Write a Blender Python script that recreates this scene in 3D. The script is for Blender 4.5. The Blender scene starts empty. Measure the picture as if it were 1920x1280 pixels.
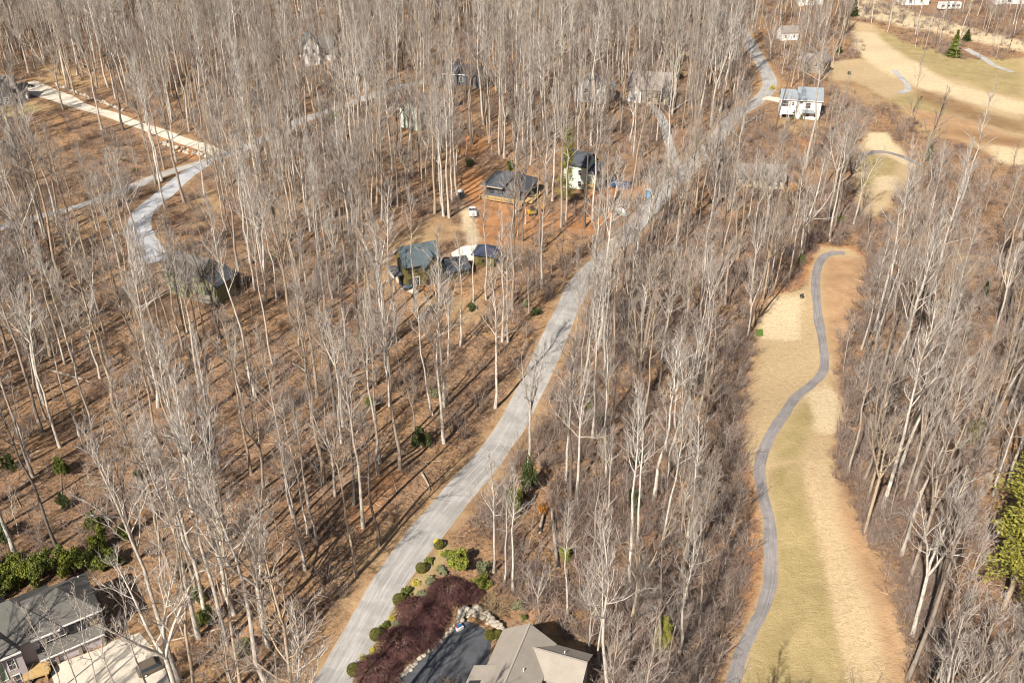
import bpy, bmesh, math, random
import numpy as np
from mathutils import Vector, Matrix

SC = bpy.context.scene
COL = SC.collection
RAD = math.radians

# ------------------------------------------------------------------ camera, sky, sun, exposure
CAM_H = 110.0
PITCH = RAD(32.0)
FPX = 1790.0                      # focal length in pixels of a 1920 wide frame
cam = bpy.data.cameras.new('camera')
cam.sensor_width = 36.0
cam.lens = FPX / 1920 * 36.0
cam.clip_start = 1.0
cam.clip_end = 9000.0
camo = bpy.data.objects.new('camera', cam)
COL.objects.link(camo)
camo.location = (0, 0, CAM_H)
camo.rotation_euler = (math.pi / 2 - PITCH, 0, 0)
SC.camera = camo

SUN_EL, SUN_AZ = RAD(42), RAD(29)          # light travels 29 degrees to the right of straight ahead
world = bpy.data.worlds.new('World')
SC.world = world
world.use_nodes = True
wn = world.node_tree
wn.nodes.clear()
sky = wn.nodes.new('ShaderNodeTexSky')
sky.sky_type = 'NISHITA'
sky.sun_disc = False
sky.sun_elevation = SUN_EL
sky.sun_rotation = RAD(180 + 29)
bg = wn.nodes.new('ShaderNodeBackground')
bg.inputs['Strength'].default_value = 0.05
wo = wn.nodes.new('ShaderNodeOutputWorld')
wn.links.new(sky.outputs[0], bg.inputs[0])
wn.links.new(bg.outputs[0], wo.inputs[0])

sl = bpy.data.lights.new('sun', 'SUN')
sl.energy = 5.0
sl.angle = RAD(0.5)
sl.color = (1.0, 0.94, 0.86)
so = bpy.data.objects.new('sun', sl)
COL.objects.link(so)
sd = Vector((math.sin(SUN_AZ) * math.cos(SUN_EL), math.cos(SUN_AZ) * math.cos(SUN_EL), -math.sin(SUN_EL)))
so.rotation_euler = sd.to_track_quat('-Z', 'Y').to_euler()
so.location = (-80, -80, 200)

SC.view_settings.view_transform = 'Standard'
SC.view_settings.look = 'None'
SC.view_settings.exposure = 0.62
SC.view_settings.gamma = 1.0
SC.view_settings.use_curve_mapping = False
SC.cycles.max_bounces = 4
SC.cycles.diffuse_bounces = 1
SC.cycles.filter_width = 1.1
SC.cycles.glossy_bounces = 2
SC.cycles.transmission_bounces = 2

# ------------------------------------------------------------------ ground relief and photo -> ground mapping
_c, _s = math.cos(PITCH), math.sin(PITCH)

def hgt(x, y):
    return (0.9 * np.sin(x * 0.047 + 1.3) * np.sin(y * 0.039 + 0.4) + 0.6 * np.sin(x * 0.083 + y * 0.061 + 2.0)
            + 0.25 * np.sin(x * 0.19 - y * 0.11 + 0.7) + 0.18 * np.sin(x * 0.07 - y * 0.27))

def Uz(px, py, z):
    a, b = px - 960.0, 640.0 - py
    dy, dz = FPX * _c + b * _s, -FPX * _s + b * _c
    t = (z - CAM_H) / dz
    return a * t, dy * t

def G(px, py):
    z = 0.0
    for _ in range(7):
        x, y = Uz(px, py, z)
        z = float(hgt(x, y))
    return Vector((x, y, z))

def PX(x, y, z):
    Z = z - CAM_H
    d = y * _c - Z * _s
    return 960 + FPX * x / d, 640 - FPX * (y * _s + Z * _c) / d

def pole_h(px, py, ty):
    p = G(px, py)
    v = (640 - ty) / FPX
    return CAM_H + p.y * (v * _c - _s) / (_c + v * _s) - p.z

def gpoly(pts):
    return np.array([(G(*p).x, G(*p).y) for p in pts])

def in_poly(P, X, Y):
    ins = np.zeros(X.shape, bool)
    n = len(P)
    for i in range(n):
        x1, y1 = P[i]; x2, y2 = P[(i + 1) % n]
        if y1 == y2: continue
        c = ((y1 > Y) != (y2 > Y)) & (X < (x2 - x1) * (Y - y1) / (y2 - y1) + x1)
        ins ^= c
    return ins

def seg_dist(P, X, Y, closed):
    d = np.full(X.shape, 1e9)
    n = len(P)
    for i in range(n if closed else n - 1):
        a = P[i]; b = P[(i + 1) % n]
        ab = b - a
        L = ab @ ab + 1e-9
        t = np.clip(((X - a[0]) * ab[0] + (Y - a[1]) * ab[1]) / L, 0, 1)
        d = np.minimum(d, np.hypot(X - a[0] - t * ab[0], Y - a[1] - t * ab[1]))
    return d

def smooth_line(P, step=2.0):
    P = np.asarray(P, float)
    out = []
    n = len(P)
    for i in range(n - 1):
        p0 = P[max(i - 1, 0)]; p1 = P[i]; p2 = P[i + 1]; p3 = P[min(i + 2, n - 1)]
        k = max(2, int(np.hypot(*(p2 - p1)) / step))
        for j in range(k):
            t = j / k
            out.append(0.5 * ((2 * p1) + (-p0 + p2) * t + (2 * p0 - 5 * p1 + 4 * p2 - p3) * t * t + (-p0 + 3 * p1 - 3 * p2 + p3) * t ** 3))
    out.append(P[-1])
    return np.array(out)

# ------------------------------------------------------------------ node helpers
class NT:
    def __init__(s, name):
        s.m = bpy.data.materials.new(name); s.m.use_nodes = True
        s.t = s.m.node_tree
        s.b = s.t.nodes['Principled BSDF']
    def n(s, kind, **kw):
        nd = s.t.nodes.new('ShaderNode' + kind)
        for k, v in kw.items(): setattr(nd, k, v)
        return nd
    def l(s, a, b): s.t.links.new(a, b)
    def noise(s, vec, scale, detail=4, rough=0.6, dist=0.0):
        nd = s.n('TexNoise'); nd.inputs['Scale'].default_value = scale
        nd.inputs['Detail'].default_value = detail; nd.inputs['Roughness'].default_value = rough
        nd.inputs['Distortion'].default_value = dist
        if vec is not None: s.l(vec, nd.inputs['Vector'])
        return nd.outputs[0]
    def math(s, op, a, b=None, clamp=False):
        nd = s.n('Math', operation=op); nd.use_clamp = clamp
        for i, x in enumerate((a, b)):
            if x is None: continue
            if isinstance(x, (int, float)): nd.inputs[i].default_value = x
            else: s.l(x, nd.inputs[i])
        return nd.outputs[0]
    def mix(s, f, a, b):
        nd = s.n('Mix', data_type='RGBA')
        for i, x in ((0, f), (6, a), (7, b)):
            if isinstance(x, (int, float)): nd.inputs[i].default_value = x
            elif isinstance(x, tuple): nd.inputs[i].default_value = (*x[:3], 1)
            else: s.l(x, nd.inputs[i])
        return nd.outputs[2]
    def ramp(s, f, a, b):
        nd = s.n('MapRange'); nd.inputs[1].default_value = a; nd.inputs[2].default_value = b
        s.l(f, nd.inputs[0]); return nd.outputs[0]
    def bump(s, hsock, strength, dist):
        nd = s.n('Bump'); nd.inputs['Strength'].default_value = strength; nd.inputs['Distance'].default_value = dist
        s.l(hsock, nd.inputs['Height']); s.l(nd.outputs[0], s.b.inputs['Normal'])
    def out(s, col, rough=0.9, spec=0.2):
        if isinstance(col, tuple): s.b.inputs['Base Color'].default_value = (*col, 1)
        else: s.l(col, s.b.inputs['Base Color'])
        s.b.inputs['Roughness'].default_value = rough
        s.b.inputs['Specular IOR Level'].default_value = spec
        return s.m

def plain(name, col, rough=0.8, spec=0.3, var=0.25, scale=1.5):
    t = NT(name)
    pos = t.n('NewGeometry').outputs['Position']
    f = t.noise(pos, scale, 5, 0.65)
    g = t.noise(pos, scale * 9, 3, 0.6)
    f = t.math('ADD', t.math('MULTIPLY', f, 0.6), t.math('MULTIPLY', g, 0.4))
    lo = tuple(c * (1 - var) for c in col); hi = tuple(min(1, c * (1 + var)) for c in col)
    return t.out(t.mix(t.ramp(f, 0.3, 0.7), lo, hi), rough, spec)

def make_ground_mat():
    t = NT('forest_floor_and_turf')
    pos = t.n('NewGeometry').outputs['Position']
    A = lambda nm: t.n('Attribute', attribute_name=nm).outputs['Fac']
    n_big = t.noise(pos, 0.035, 4, 0.6)
    n_mid = t.noise(pos, 0.22, 5, 0.65, 0.6)
    n_fin = t.noise(pos, 1.6, 6, 0.7, 0.8)
    n_leaf = t.noise(pos, 7.0, 3, 0.7)
    mp = t.n('Mapping'); t.l(pos, mp.inputs['Vector']); mp.inputs['Scale'].default_value = (1.2, 4.5, 1); mp.inputs['Rotation'].default_value = (0, 0, 0.7)
    n_tw = t.noise(mp.outputs[0], 1.3, 4, 0.7, 1.5)
    lit = t.mix(t.ramp(n_mid, 0.36, 0.64), (0.19, 0.112, 0.066), (0.40, 0.235, 0.13))
    lit = t.mix(t.ramp(n_big, 0.42, 0.62), lit, (0.47, 0.27, 0.125))
    lit = t.mix(t.math('MULTIPLY', t.ramp(n_fin, 0.46, 0.64), 0.85), lit, (0.08, 0.054, 0.042))
    lit = t.mix(t.math('MULTIPLY', t.ramp(n_leaf, 0.53, 0.66), 0.65), lit, (0.52, 0.36, 0.24))
    lit = t.mix(t.math('MULTIPLY', t.ramp(n_tw, 0.6, 0.72), 0.5), lit, (0.085, 0.055, 0.042))
    lit = t.mix(t.math('MULTIPLY', t.ramp(t.noise(pos, 0.09, 5, 0.7, 1.0), 0.52, 0.66), 0.55), lit, (0.12, 0.075, 0.05))
    lit = t.mix(t.math('MULTIPLY', t.ramp(t.noise(pos, 0.06, 5, 0.7, 1.5), 0.57, 0.68), 0.5), lit, (0.50, 0.26, 0.10))
    vo = t.n('TexVoronoi'); vo.inputs['Scale'].default_value = 2.6; vo.inputs['Randomness'].default_value = 1.0; t.l(pos, vo.inputs['Vector'])
    vs = t.n('SeparateXYZ'); t.l(vo.outputs['Color'], vs.inputs[0])
    lit = t.mix(t.math('MULTIPLY', t.ramp(vs.outputs[0], 0.62, 0.9), 0.6), lit, (0.075, 0.05, 0.04))
    lit = t.mix(t.math('MULTIPLY', t.ramp(vs.outputs[1], 0.72, 0.95), 0.5), lit, (0.48, 0.31, 0.19))
    def over(base, attr, ca, cb, na=n_mid, hard=0.25):
        w = A(attr)
        if attr in ('w_soil', 'w_bare', 'w_mud'): w = t.math('MULTIPLY', w, 0.72)
        wob = t.math('ADD', w, t.math('MULTIPLY', t.math('SUBTRACT', n_fin, 0.5), 0.9))
        wob = t.math('ADD', wob, t.math('MULTIPLY', t.math('SUBTRACT', n_mid, 0.5), 0.8))
        f = t.ramp(wob, 0.5 - hard, 0.5 + hard)
        f = t.math('MULTIPLY', f, t.math('GREATER_THAN', w, 0.004))
        return t.mix(f, base, t.mix(t.ramp(na, 0.34, 0.66), ca, cb))
    c = over(lit, 'w_bare', (0.36, 0.225, 0.115), (0.48, 0.325, 0.175), n_mid)
    c = over(c, 'w_soil', (0.36, 0.16, 0.065), (0.54, 0.26, 0.11), n_mid)
    c = over(c, 'w_dry', (0.45, 0.325, 0.175), (0.58, 0.43, 0.25), n_fin)
    c = over(c, 'w_green', (0.35, 0.27, 0.12), (0.47, 0.36, 0.175), n_mid)
    c = over(c, 'w_straw', (0.50, 0.36, 0.195), (0.68, 0.51, 0.30), n_fin, 0.2)
    c = over(c, 'w_rough', (0.38, 0.225, 0.12), (0.54, 0.34, 0.185), n_mid, 0.4)
    c = over(c, 'w_pale', (0.58, 0.44, 0.26), (0.74, 0.59, 0.38), n_fin, 0.3)
    c = over(c, 'w_mud', (0.20, 0.115, 0.06), (0.33, 0.19, 0.09), n_fin, 0.35)
    spk = t.math('MULTIPLY', t.ramp(t.noise(mp.outputs[0], 0.42, 6, 0.72, 1.5), 0.48, 0.72), 0.45)
    c = t.mix(spk, c, (0.24, 0.15, 0.075))
    h = t.math('ADD', t.math('MULTIPLY', n_fin, 0.6), t.math('MULTIPLY', n_leaf, 0.25))
    t.bump(h, 0.8, 0.55)
    return t.out(c, 0.95, 0.1)

def make_road_mat(name, c0, c1, ctrack, track=0.5, cracks=True):
    t = NT(name)
    uv = t.n('UVMap'); uv.uv_map = 'UVMap'
    sep = t.n('SeparateXYZ'); t.l(uv.outputs[0], sep.inputs[0])
    pos = t.n('NewGeometry').outputs['Position']
    mp = t.n('Mapping'); t.l(uv.outputs[0], mp.inputs['Vector']); mp.inputs['Scale'].default_value = (5.0, 0.07, 1)
    streak = t.noise(mp.outputs[0], 1.6, 5, 0.65, 0.3)
    blot = t.noise(pos, 0.35, 5, 0.7, 0.5)
    fine = t.noise(pos, 6, 3, 0.7)
    u = sep.outputs[0]
    w = t.math('MULTIPLY', t.math('ADD', t.math('COSINE', t.math('MULTIPLY', t.math('SUBTRACT', u, 0.5), 4 * math.pi)), 1.0), 0.5)
    f = t.math('ADD', t.math('MULTIPLY', streak, 0.6), t.math('MULTIPLY', blot, 0.4))
    col = t.mix(t.ramp(f, 0.36, 0.64), c0, c1)
    col = t.mix(t.math('MULTIPLY', t.math('SUBTRACT', 1.0, w), t.math('MULTIPLY', streak, track)), col, ctrack)
    mp3 = t.n('Mapping'); t.l(uv.outputs[0], mp3.inputs['Vector']); mp3.inputs['Scale'].default_value = (0.25, 0.16, 1)
    col = t.mix(t.math('MULTIPLY', t.ramp(t.noise(mp3.outputs[0], 1.0, 3, 0.6), 0.5, 0.56), 0.35), col, tuple(c * 0.66 for c in c0))
    col = t.mix(t.math('MULTIPLY', t.ramp(fine, 0.5, 0.72), 0.25), col, tuple(c * 0.55 for c in c0))
    if cracks:
        mp2 = t.n('Mapping'); t.l(uv.outputs[0], mp2.inputs['Vector']); mp2.inputs['Scale'].default_value = (9.0, 0.05, 1)
        f2 = t.ramp(t.noise(mp2.outputs[0], 2.2, 5, 0.75, 0.2), 0.52, 0.66)
        col = t.mix(t.math('MULTIPLY', f2, 0.6), col, tuple(min(1, c * 1.28) for c in c1))
        col = t.mix(t.math('MULTIPLY', t.ramp(t.noise(pos, 0.9, 6, 0.75, 1.2), 0.55, 0.7), 0.45), col, tuple(c * 0.62 for c in c0))
    # leaf litter blown over the edges
    e = t.math('ABSOLUTE', t.math('SUBTRACT', u, 0.5))
    e = t.math('ADD', e, t.math('MULTIPLY', t.math('SUBTRACT', blot, 0.5), 0.16))
    e = t.math('ADD', e, t.math('MULTIPLY', t.math('SUBTRACT', fine, 0.5), 0.08))
    col = t.mix(t.math('MULTIPLY', t.ramp(e, 0.455, 0.5), 0.8), col, (0.42, 0.26, 0.13))
    t.bump(fine, 0.25, 0.05)
    return t.out(col, 0.9, 0.25)

def make_bark(name, ca, cb, dark):
    t = NT(name)
    pos = t.n('NewGeometry').outputs['Position']
    mp = t.n('Mapping'); t.l(pos, mp.inputs['Vector']); mp.inputs['Scale'].default_value = (3.0, 3.0, 0.6)
    a = t.noise(mp.outputs[0], 1.4, 4, 0.7)
    b = t.noise(pos, 0.9, 3, 0.6)
    rnd = t.n('ObjectInfo').outputs['Random']
    at = t.n('Attribute', attribute_name='tone').outputs['Fac']
    r = t.math('FRACT', t.math('ADD', rnd, at))
    col = t.mix(r, ca, cb)
    col = t.mix(t.math('MULTIPLY', t.ramp(a, 0.47, 0.62), 0.7), col, dark)
    col = t.mix(t.math('MULTIPLY', t.ramp(b, 0.55, 0.75), 0.35), col, tuple(c * 0.6 for c in ca))
    return t.out(col, 0.85, 0.15)

def make_leaf(name, ca, cb, cc):
    t = NT(name)
    pos = t.n('NewGeometry').outputs['Position']
    a = t.noise(pos, 1.1, 4, 0.7)
    b = t.noise(pos, 6.0, 2, 0.6)
    col = t.mix(t.ramp(a, 0.36, 0.64), ca, cb)
    col = t.mix(t.math('MULTIPLY', t.ramp(b, 0.5, 0.75), 0.5), col, cc)
    t.out(col, 0.6, 0.25)
    return t.m

M = {}
M['ground'] = make_ground_mat()
M['road'] = make_road_mat('worn_road_asphalt', (0.31, 0.29, 0.265), (0.47, 0.445, 0.41), (0.30, 0.27, 0.235), 0.55)
M['lane'] = make_road_mat('grey_lane', (0.38, 0.36, 0.33), (0.54, 0.51, 0.47), (0.27, 0.25, 0.225), 0.5)
M['cartpath'] = make_road_mat('cart_path_asphalt', (0.19, 0.175, 0.165), (0.33, 0.30, 0.285), (0.22, 0.20, 0.19), 0.3)
M['bluedrive'] = make_road_mat('blue_grey_drive', (0.40, 0.40, 0.41), (0.58, 0.575, 0.57), (0.36, 0.36, 0.37), 0.3, False)
M['cream'] = make_road_mat('cream_concrete', (0.62, 0.54, 0.42), (0.78, 0.70, 0.57), (0.58, 0.50, 0.39), 0.3, False)
M['asphalt'] = plain('dark_driveway_asphalt', (0.085, 0.088, 0.095), 0.85, 0.3, 0.35, 0.5)
M['concrete'] = plain('pale_concrete', (0.58, 0.51, 0.41), 0.9, 0.2, 0.22, 0.4)
M['white_conc'] = plain('white_concrete', (0.74, 0.68, 0.58), 0.9, 0.2, 0.12, 0.5)
M['bark_pale'] = make_bark('pale_bark', (0.70, 0.63, 0.535), (0.50, 0.435, 0.36), (0.22, 0.18, 0.14))
M['bark_grey'] = make_bark('grey_bark', (0.43, 0.355, 0.285), (0.32, 0.26, 0.205), (0.19, 0.145, 0.11))
M['bark_dark'] = make_bark('dark_bark', (0.20, 0.165, 0.135), (0.14, 0.115, 0.095), (0.09, 0.07, 0.055))
M['bark_tan'] = make_bark('tan_bark', (0.52, 0.405, 0.285), (0.38, 0.285, 0.20), (0.23, 0.165, 0.11))
M['twig'] = make_bark('fine_twigs', (0.54, 0.475, 0.42), (0.36, 0.31, 0.27), (0.2, 0.16, 0.14))
M['brush'] = make_bark('brush_twigs', (0.37, 0.265, 0.20), (0.21, 0.145, 0.11), (0.16, 0.11, 0.085))
M['stick'] = make_bark('fallen_sticks', (0.60, 0.46, 0.33), (0.34, 0.24, 0.165), (0.2, 0.14, 0.1))
M['maple'] = make_bark('purple_maple_twigs', (0.17, 0.08, 0.072), (0.10, 0.048, 0.046), (0.08, 0.035, 0.037))
M['leaf_bright'] = make_leaf('bright_evergreen_leaves', (0.12, 0.145, 0.022), (0.25, 0.26, 0.04), (0.33, 0.31, 0.06))
M['leaf_mid'] = make_leaf('evergreen_leaves', (0.085, 0.115, 0.022), (0.19, 0.20, 0.04), (0.27, 0.26, 0.06))
M['leaf_dark'] = make_leaf('dark_needles', (0.04, 0.06, 0.02), (0.085, 0.105, 0.03), (0.12, 0.13, 0.04))
M['leaf_grey'] = make_leaf('grey_green_juniper', (0.17, 0.19, 0.10), (0.29, 0.30, 0.16), (0.33, 0.30, 0.12))
M['leaf_yellow'] = make_leaf('yellow_shrub_leaves', (0.42, 0.36, 0.04), (0.60, 0.48, 0.07), (0.5, 0.38, 0.1))
M['leaf_orange'] = make_leaf('dead_orange_leaves', (0.55, 0.20, 0.03), (0.75, 0.36, 0.07), (0.6, 0.3, 0.1))
M['leaf_ball'] = make_leaf('clipped_shrub_leaves', (0.085, 0.085, 0.015), (0.15, 0.145, 0.025), (0.21, 0.18, 0.03))
M['stone'] = plain('pale_boulder', (0.47, 0.405, 0.32), 0.9, 0.2, 0.4, 2.0)
M['glass'] = plain('dark_window_glass', (0.045, 0.055, 0.065), 0.15, 0.5, 0.2)
M['reflection_glass'] = plain('sunroom_glass_painted_reflection', (0.22, 0.34, 0.22), 0.15, 0.5, 0.25)  # green interior reflection painted into the pane colour, not tinted glass
M['white'] = plain('white_paint', (0.78, 0.75, 0.70), 0.7, 0.3, 0.07)
M['timber'] = plain('raw_timber', (0.50, 0.33, 0.14), 0.8, 0.2, 0.25, 2)
M['dark'] = plain('dark_metal', (0.035, 0.037, 0.04), 0.5, 0.4)
M['rubber'] = plain('rubber', (0.025, 0.025, 0.027), 0.9, 0.2)

# ------------------------------------------------------------------ mesh helpers
def mesh_np(name, V, F4=None, F3=None, mats=(), smooth=False, attrs=None, uvs=None):
    me = bpy.data.meshes.new(name)
    V = np.asarray(V, np.float32)
    F4 = np.zeros((0, 4), np.int32) if F4 is None or len(F4) == 0 else np.asarray(F4, np.int32)
    F3 = np.zeros((0, 3), np.int32) if F3 is None or len(F3) == 0 else np.asarray(F3, np.int32)
    me.vertices.add(len(V)); me.vertices.foreach_set('co', V.ravel())
    nl = F4.size + F3.size
    me.loops.add(nl)
    me.loops.foreach_set('vertex_index', np.concatenate([F4.ravel(), F3.ravel()]))
    me.polygons.add(len(F4) + len(F3))
    st = np.concatenate([np.arange(len(F4)) * 4, F4.size + np.arange(len(F3)) * 3]).astype(np.int32)
    me.polygons.foreach_set('loop_start', st)
    me.polygons.foreach_set('use_smooth', np.full(len(st), bool(smooth)))
    if uvs is not None:
        u = me.uv_layers.new(name='UVMap')
        lv = np.concatenate([F4.ravel(), F3.ravel()])
        u.data.foreach_set('uv', np.asarray(uvs, np.float32)[lv].ravel())
    if attrs:
        for k, v in attrs.items():
            a = me.attributes.new(k, 'FLOAT', 'POINT'); a.data.foreach_set('value', np.asarray(v, np.float32))
    for m in mats: me.materials.append(m)
    me.update(calc_edges=True)
    return me

def link(name, me, parent=None, loc=None):
    o = bpy.data.objects.new(name, me)
    COL.objects.link(o)
    if parent is not None: o.parent = parent
    if loc is not None: o.location = loc
    return o

def tag(o, label=None, cat=None, group=None, kind=None):
    if label: o['label'] = label
    if cat: o['category'] = cat
    if group: o['group'] = group
    if kind: o['kind'] = kind
    return o

def thing(name, label, cat, loc, rz=0.0, group=None):
    o = bpy.data.objects.new(name, None)
    o.empty_display_size = 0.3
    COL.objects.link(o)
    o.location = loc; o.rotation_euler = (0, 0, rz)
    return tag(o, label, cat, group)

class MB:
    """collects boxes, tubes and loose polygons, then links them as one mesh"""
    def __init__(s): s.v = []; s.f4 = []; s.f3 = []; s.n = 0
    def add(s, V, F4=(), F3=()):
        V = np.asarray(V, float).reshape(-1, 3)
        s.v.append(V)
        if len(F4): s.f4.append(np.asarray(F4, int) + s.n)
        if len(F3): s.f3.append(np.asarray(F3, int) + s.n)
        s.n += len(V)
    def hexa(s, b, t):
        s.add(list(b) + list(t), [(3, 2, 1, 0), (4, 5, 6, 7), (0, 1, 5, 4), (1, 2, 6, 5), (2, 3, 7, 6), (3, 0, 4, 7)])
    def box(s, x0, x1, y0, y1, z0, z1):
        s.hexa([(x0, y0, z0), (x1, y0, z0), (x1, y1, z0), (x0, y1, z0)], [(x0, y0, z1), (x1, y0, z1), (x1, y1, z1), (x0, y1, z1)])
    def tube(s, P, R, k=6, cap=False):
        P = np.asarray(P, float); R = np.asarray(R, float)
        n = len(P)
        T = np.gradient(P, axis=0)
        T /= np.linalg.norm(T, axis=1)[:, None] + 1e-9
        ref = np.where(np.abs(T[:, 2:3]) < 0.9, np.array([[0, 0, 1.0]]), np.array([[1.0, 0, 0]]))
        if n > 1: ref[:] = ref[n // 2]
        A = np.cross(T, ref); A /= np.linalg.norm(A, axis=1)[:, None] + 1e-9
        B = np.cross(T, A)
        an = np.arange(k) * 2 * math.pi / k
        V = P[:, None, :] + R[:, None, None] * (np.cos(an)[None, :, None] * A[:, None, :] + np.sin(an)[None, :, None] * B[:, None, :])
        i = np.arange(n - 1)[:, None] * k; j = np.arange(k)[None, :]; j2 = (j + 1) % k
        F = np.stack([i + j, i + j2, i + k + j2, i + k + j], -1).reshape(-1, 4)
        s.add(V.reshape(-1, 3), F)
        if cap:
            m0 = s.n - n * k
            s.f3.append(np.array([(m0, m0 + a, m0 + a + 1) for a in range(1, k - 1)] + [(s.n - k, s.n - k + a + 1, s.n - k + a) for a in range(1, k - 1)]))
    def arrays(s):
        V = np.concatenate(s.v) if s.v else np.zeros((0, 3))
        F4 = np.concatenate(s.f4) if s.f4 else np.zeros((0, 4), int)
        F3 = np.concatenate(s.f3) if s.f3 else np.zeros((0, 3), int)
        return V, F4, F3
    def mesh(s, name, mats, smooth=False, attrs=None):
        return mesh_np(name, *s.arrays(), mats=mats if isinstance(mats, (list, tuple)) else [mats], smooth=smooth, attrs=attrs)
    def build(s, name, mat, parent=None, loc=None, smooth=False):
        return link(name, s.mesh(name, mat, smooth), parent, loc)

# ------------------------------------------------------------------ pixel-space plan (1920 x 1280)
ROAD = [(545, 1390), (622, 1280), (747, 1067), (843, 945), (921, 854), (973, 770), (1010, 700), (1054, 600), (1090, 530), (1148, 470), (1188, 427),
        (1225, 385), (1265, 338), (1310, 298), (1350, 252), (1382, 214), (1420, 190), (1442, 165), (1438, 138), (1424, 112), (1408, 84), (1392, 58), (1366, 28), (1336, 3), (1310, -20)]
LANE = [(-40, 440), (0, 427), (80, 405), (170, 380), (250, 350), (320, 322), (390, 302), (440, 285), (500, 258), (560, 229), (640, 201), (720, 172), (790, 155), (840, 140), (880, 132)]
DRIVE = [(385, 305), (335, 340), (290, 378), (262, 410), (262, 440), (278, 470), (292, 492)]
CREAM = [(42, 158), (80, 172), (140, 195), (200, 213), (260, 235), (320, 256), (372, 273), (412, 290)]
CART = [(1584, 475), (1572, 474), (1552, 477), (1537, 492), (1530, 525), (1530, 555), (1535, 600), (1542, 640), (1545, 690), (1526, 716), (1495, 742), (1470, 775), (1450, 805),
        (1433, 840), (1424, 880), (1430, 930), (1442, 980), (1446, 1050), (1440, 1105), (1425, 1150), (1405, 1190), (1387, 1230), (1372, 1290), (1360, 1340)]
SPUR = [(1196, 186), (1218, 196), (1236, 214), (1246, 238), (1254, 268), (1266, 305), (1280, 328)]
WHITE_SPUR = [(1432, 184), (1450, 186), (1466, 190)]
FAR_CART = [(1676, 132), (1691, 148), (1702, 163), (1698, 171), (1684, 174)]
FAR_CART2 = [(1812, 92), (1838, 106), (1862, 122), (1900, 136)]
F3_CART = [(1726, 311), (1690, 293), (1652, 285), (1612, 290)]

FAIRWAY = [(1536, 462), (1590, 464), (1622, 486), (1622, 520), (1602, 560), (1582, 620), (1562, 675), (1574, 730), (1582, 780), (1560, 850), (1582, 920), (1612, 985), (1645, 1060),
           (1668, 1120), (1690, 1190), (1704, 1300), (1345, 1300), (1372, 1235), (1402, 1170), (1428, 1105), (1434, 1040), (1428, 970), (1410, 880), (1392, 820),
           (1396, 740), (1410, 660), (1420, 598), (1450, 556), (1508, 540), (1522, 500)]
FARWAY = [(1586, 36), (1640, 48), (1700, 84), (1760, 106), (1830, 120), (1930, 108), (1930, 305), (1860, 290), (1800, 262), (1752, 250), (1722, 222), (1690, 196), (1650, 180), (1600, 150), (1560, 150), (1548, 118), (1620, 110), (1625, 80)]
GREEN3 = [(1600, 300), (1624, 248), (1664, 248), (1690, 282), (1726, 312), (1706, 345), (1660, 395), (1630, 415), (1600, 380), (1606, 340)]
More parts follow.
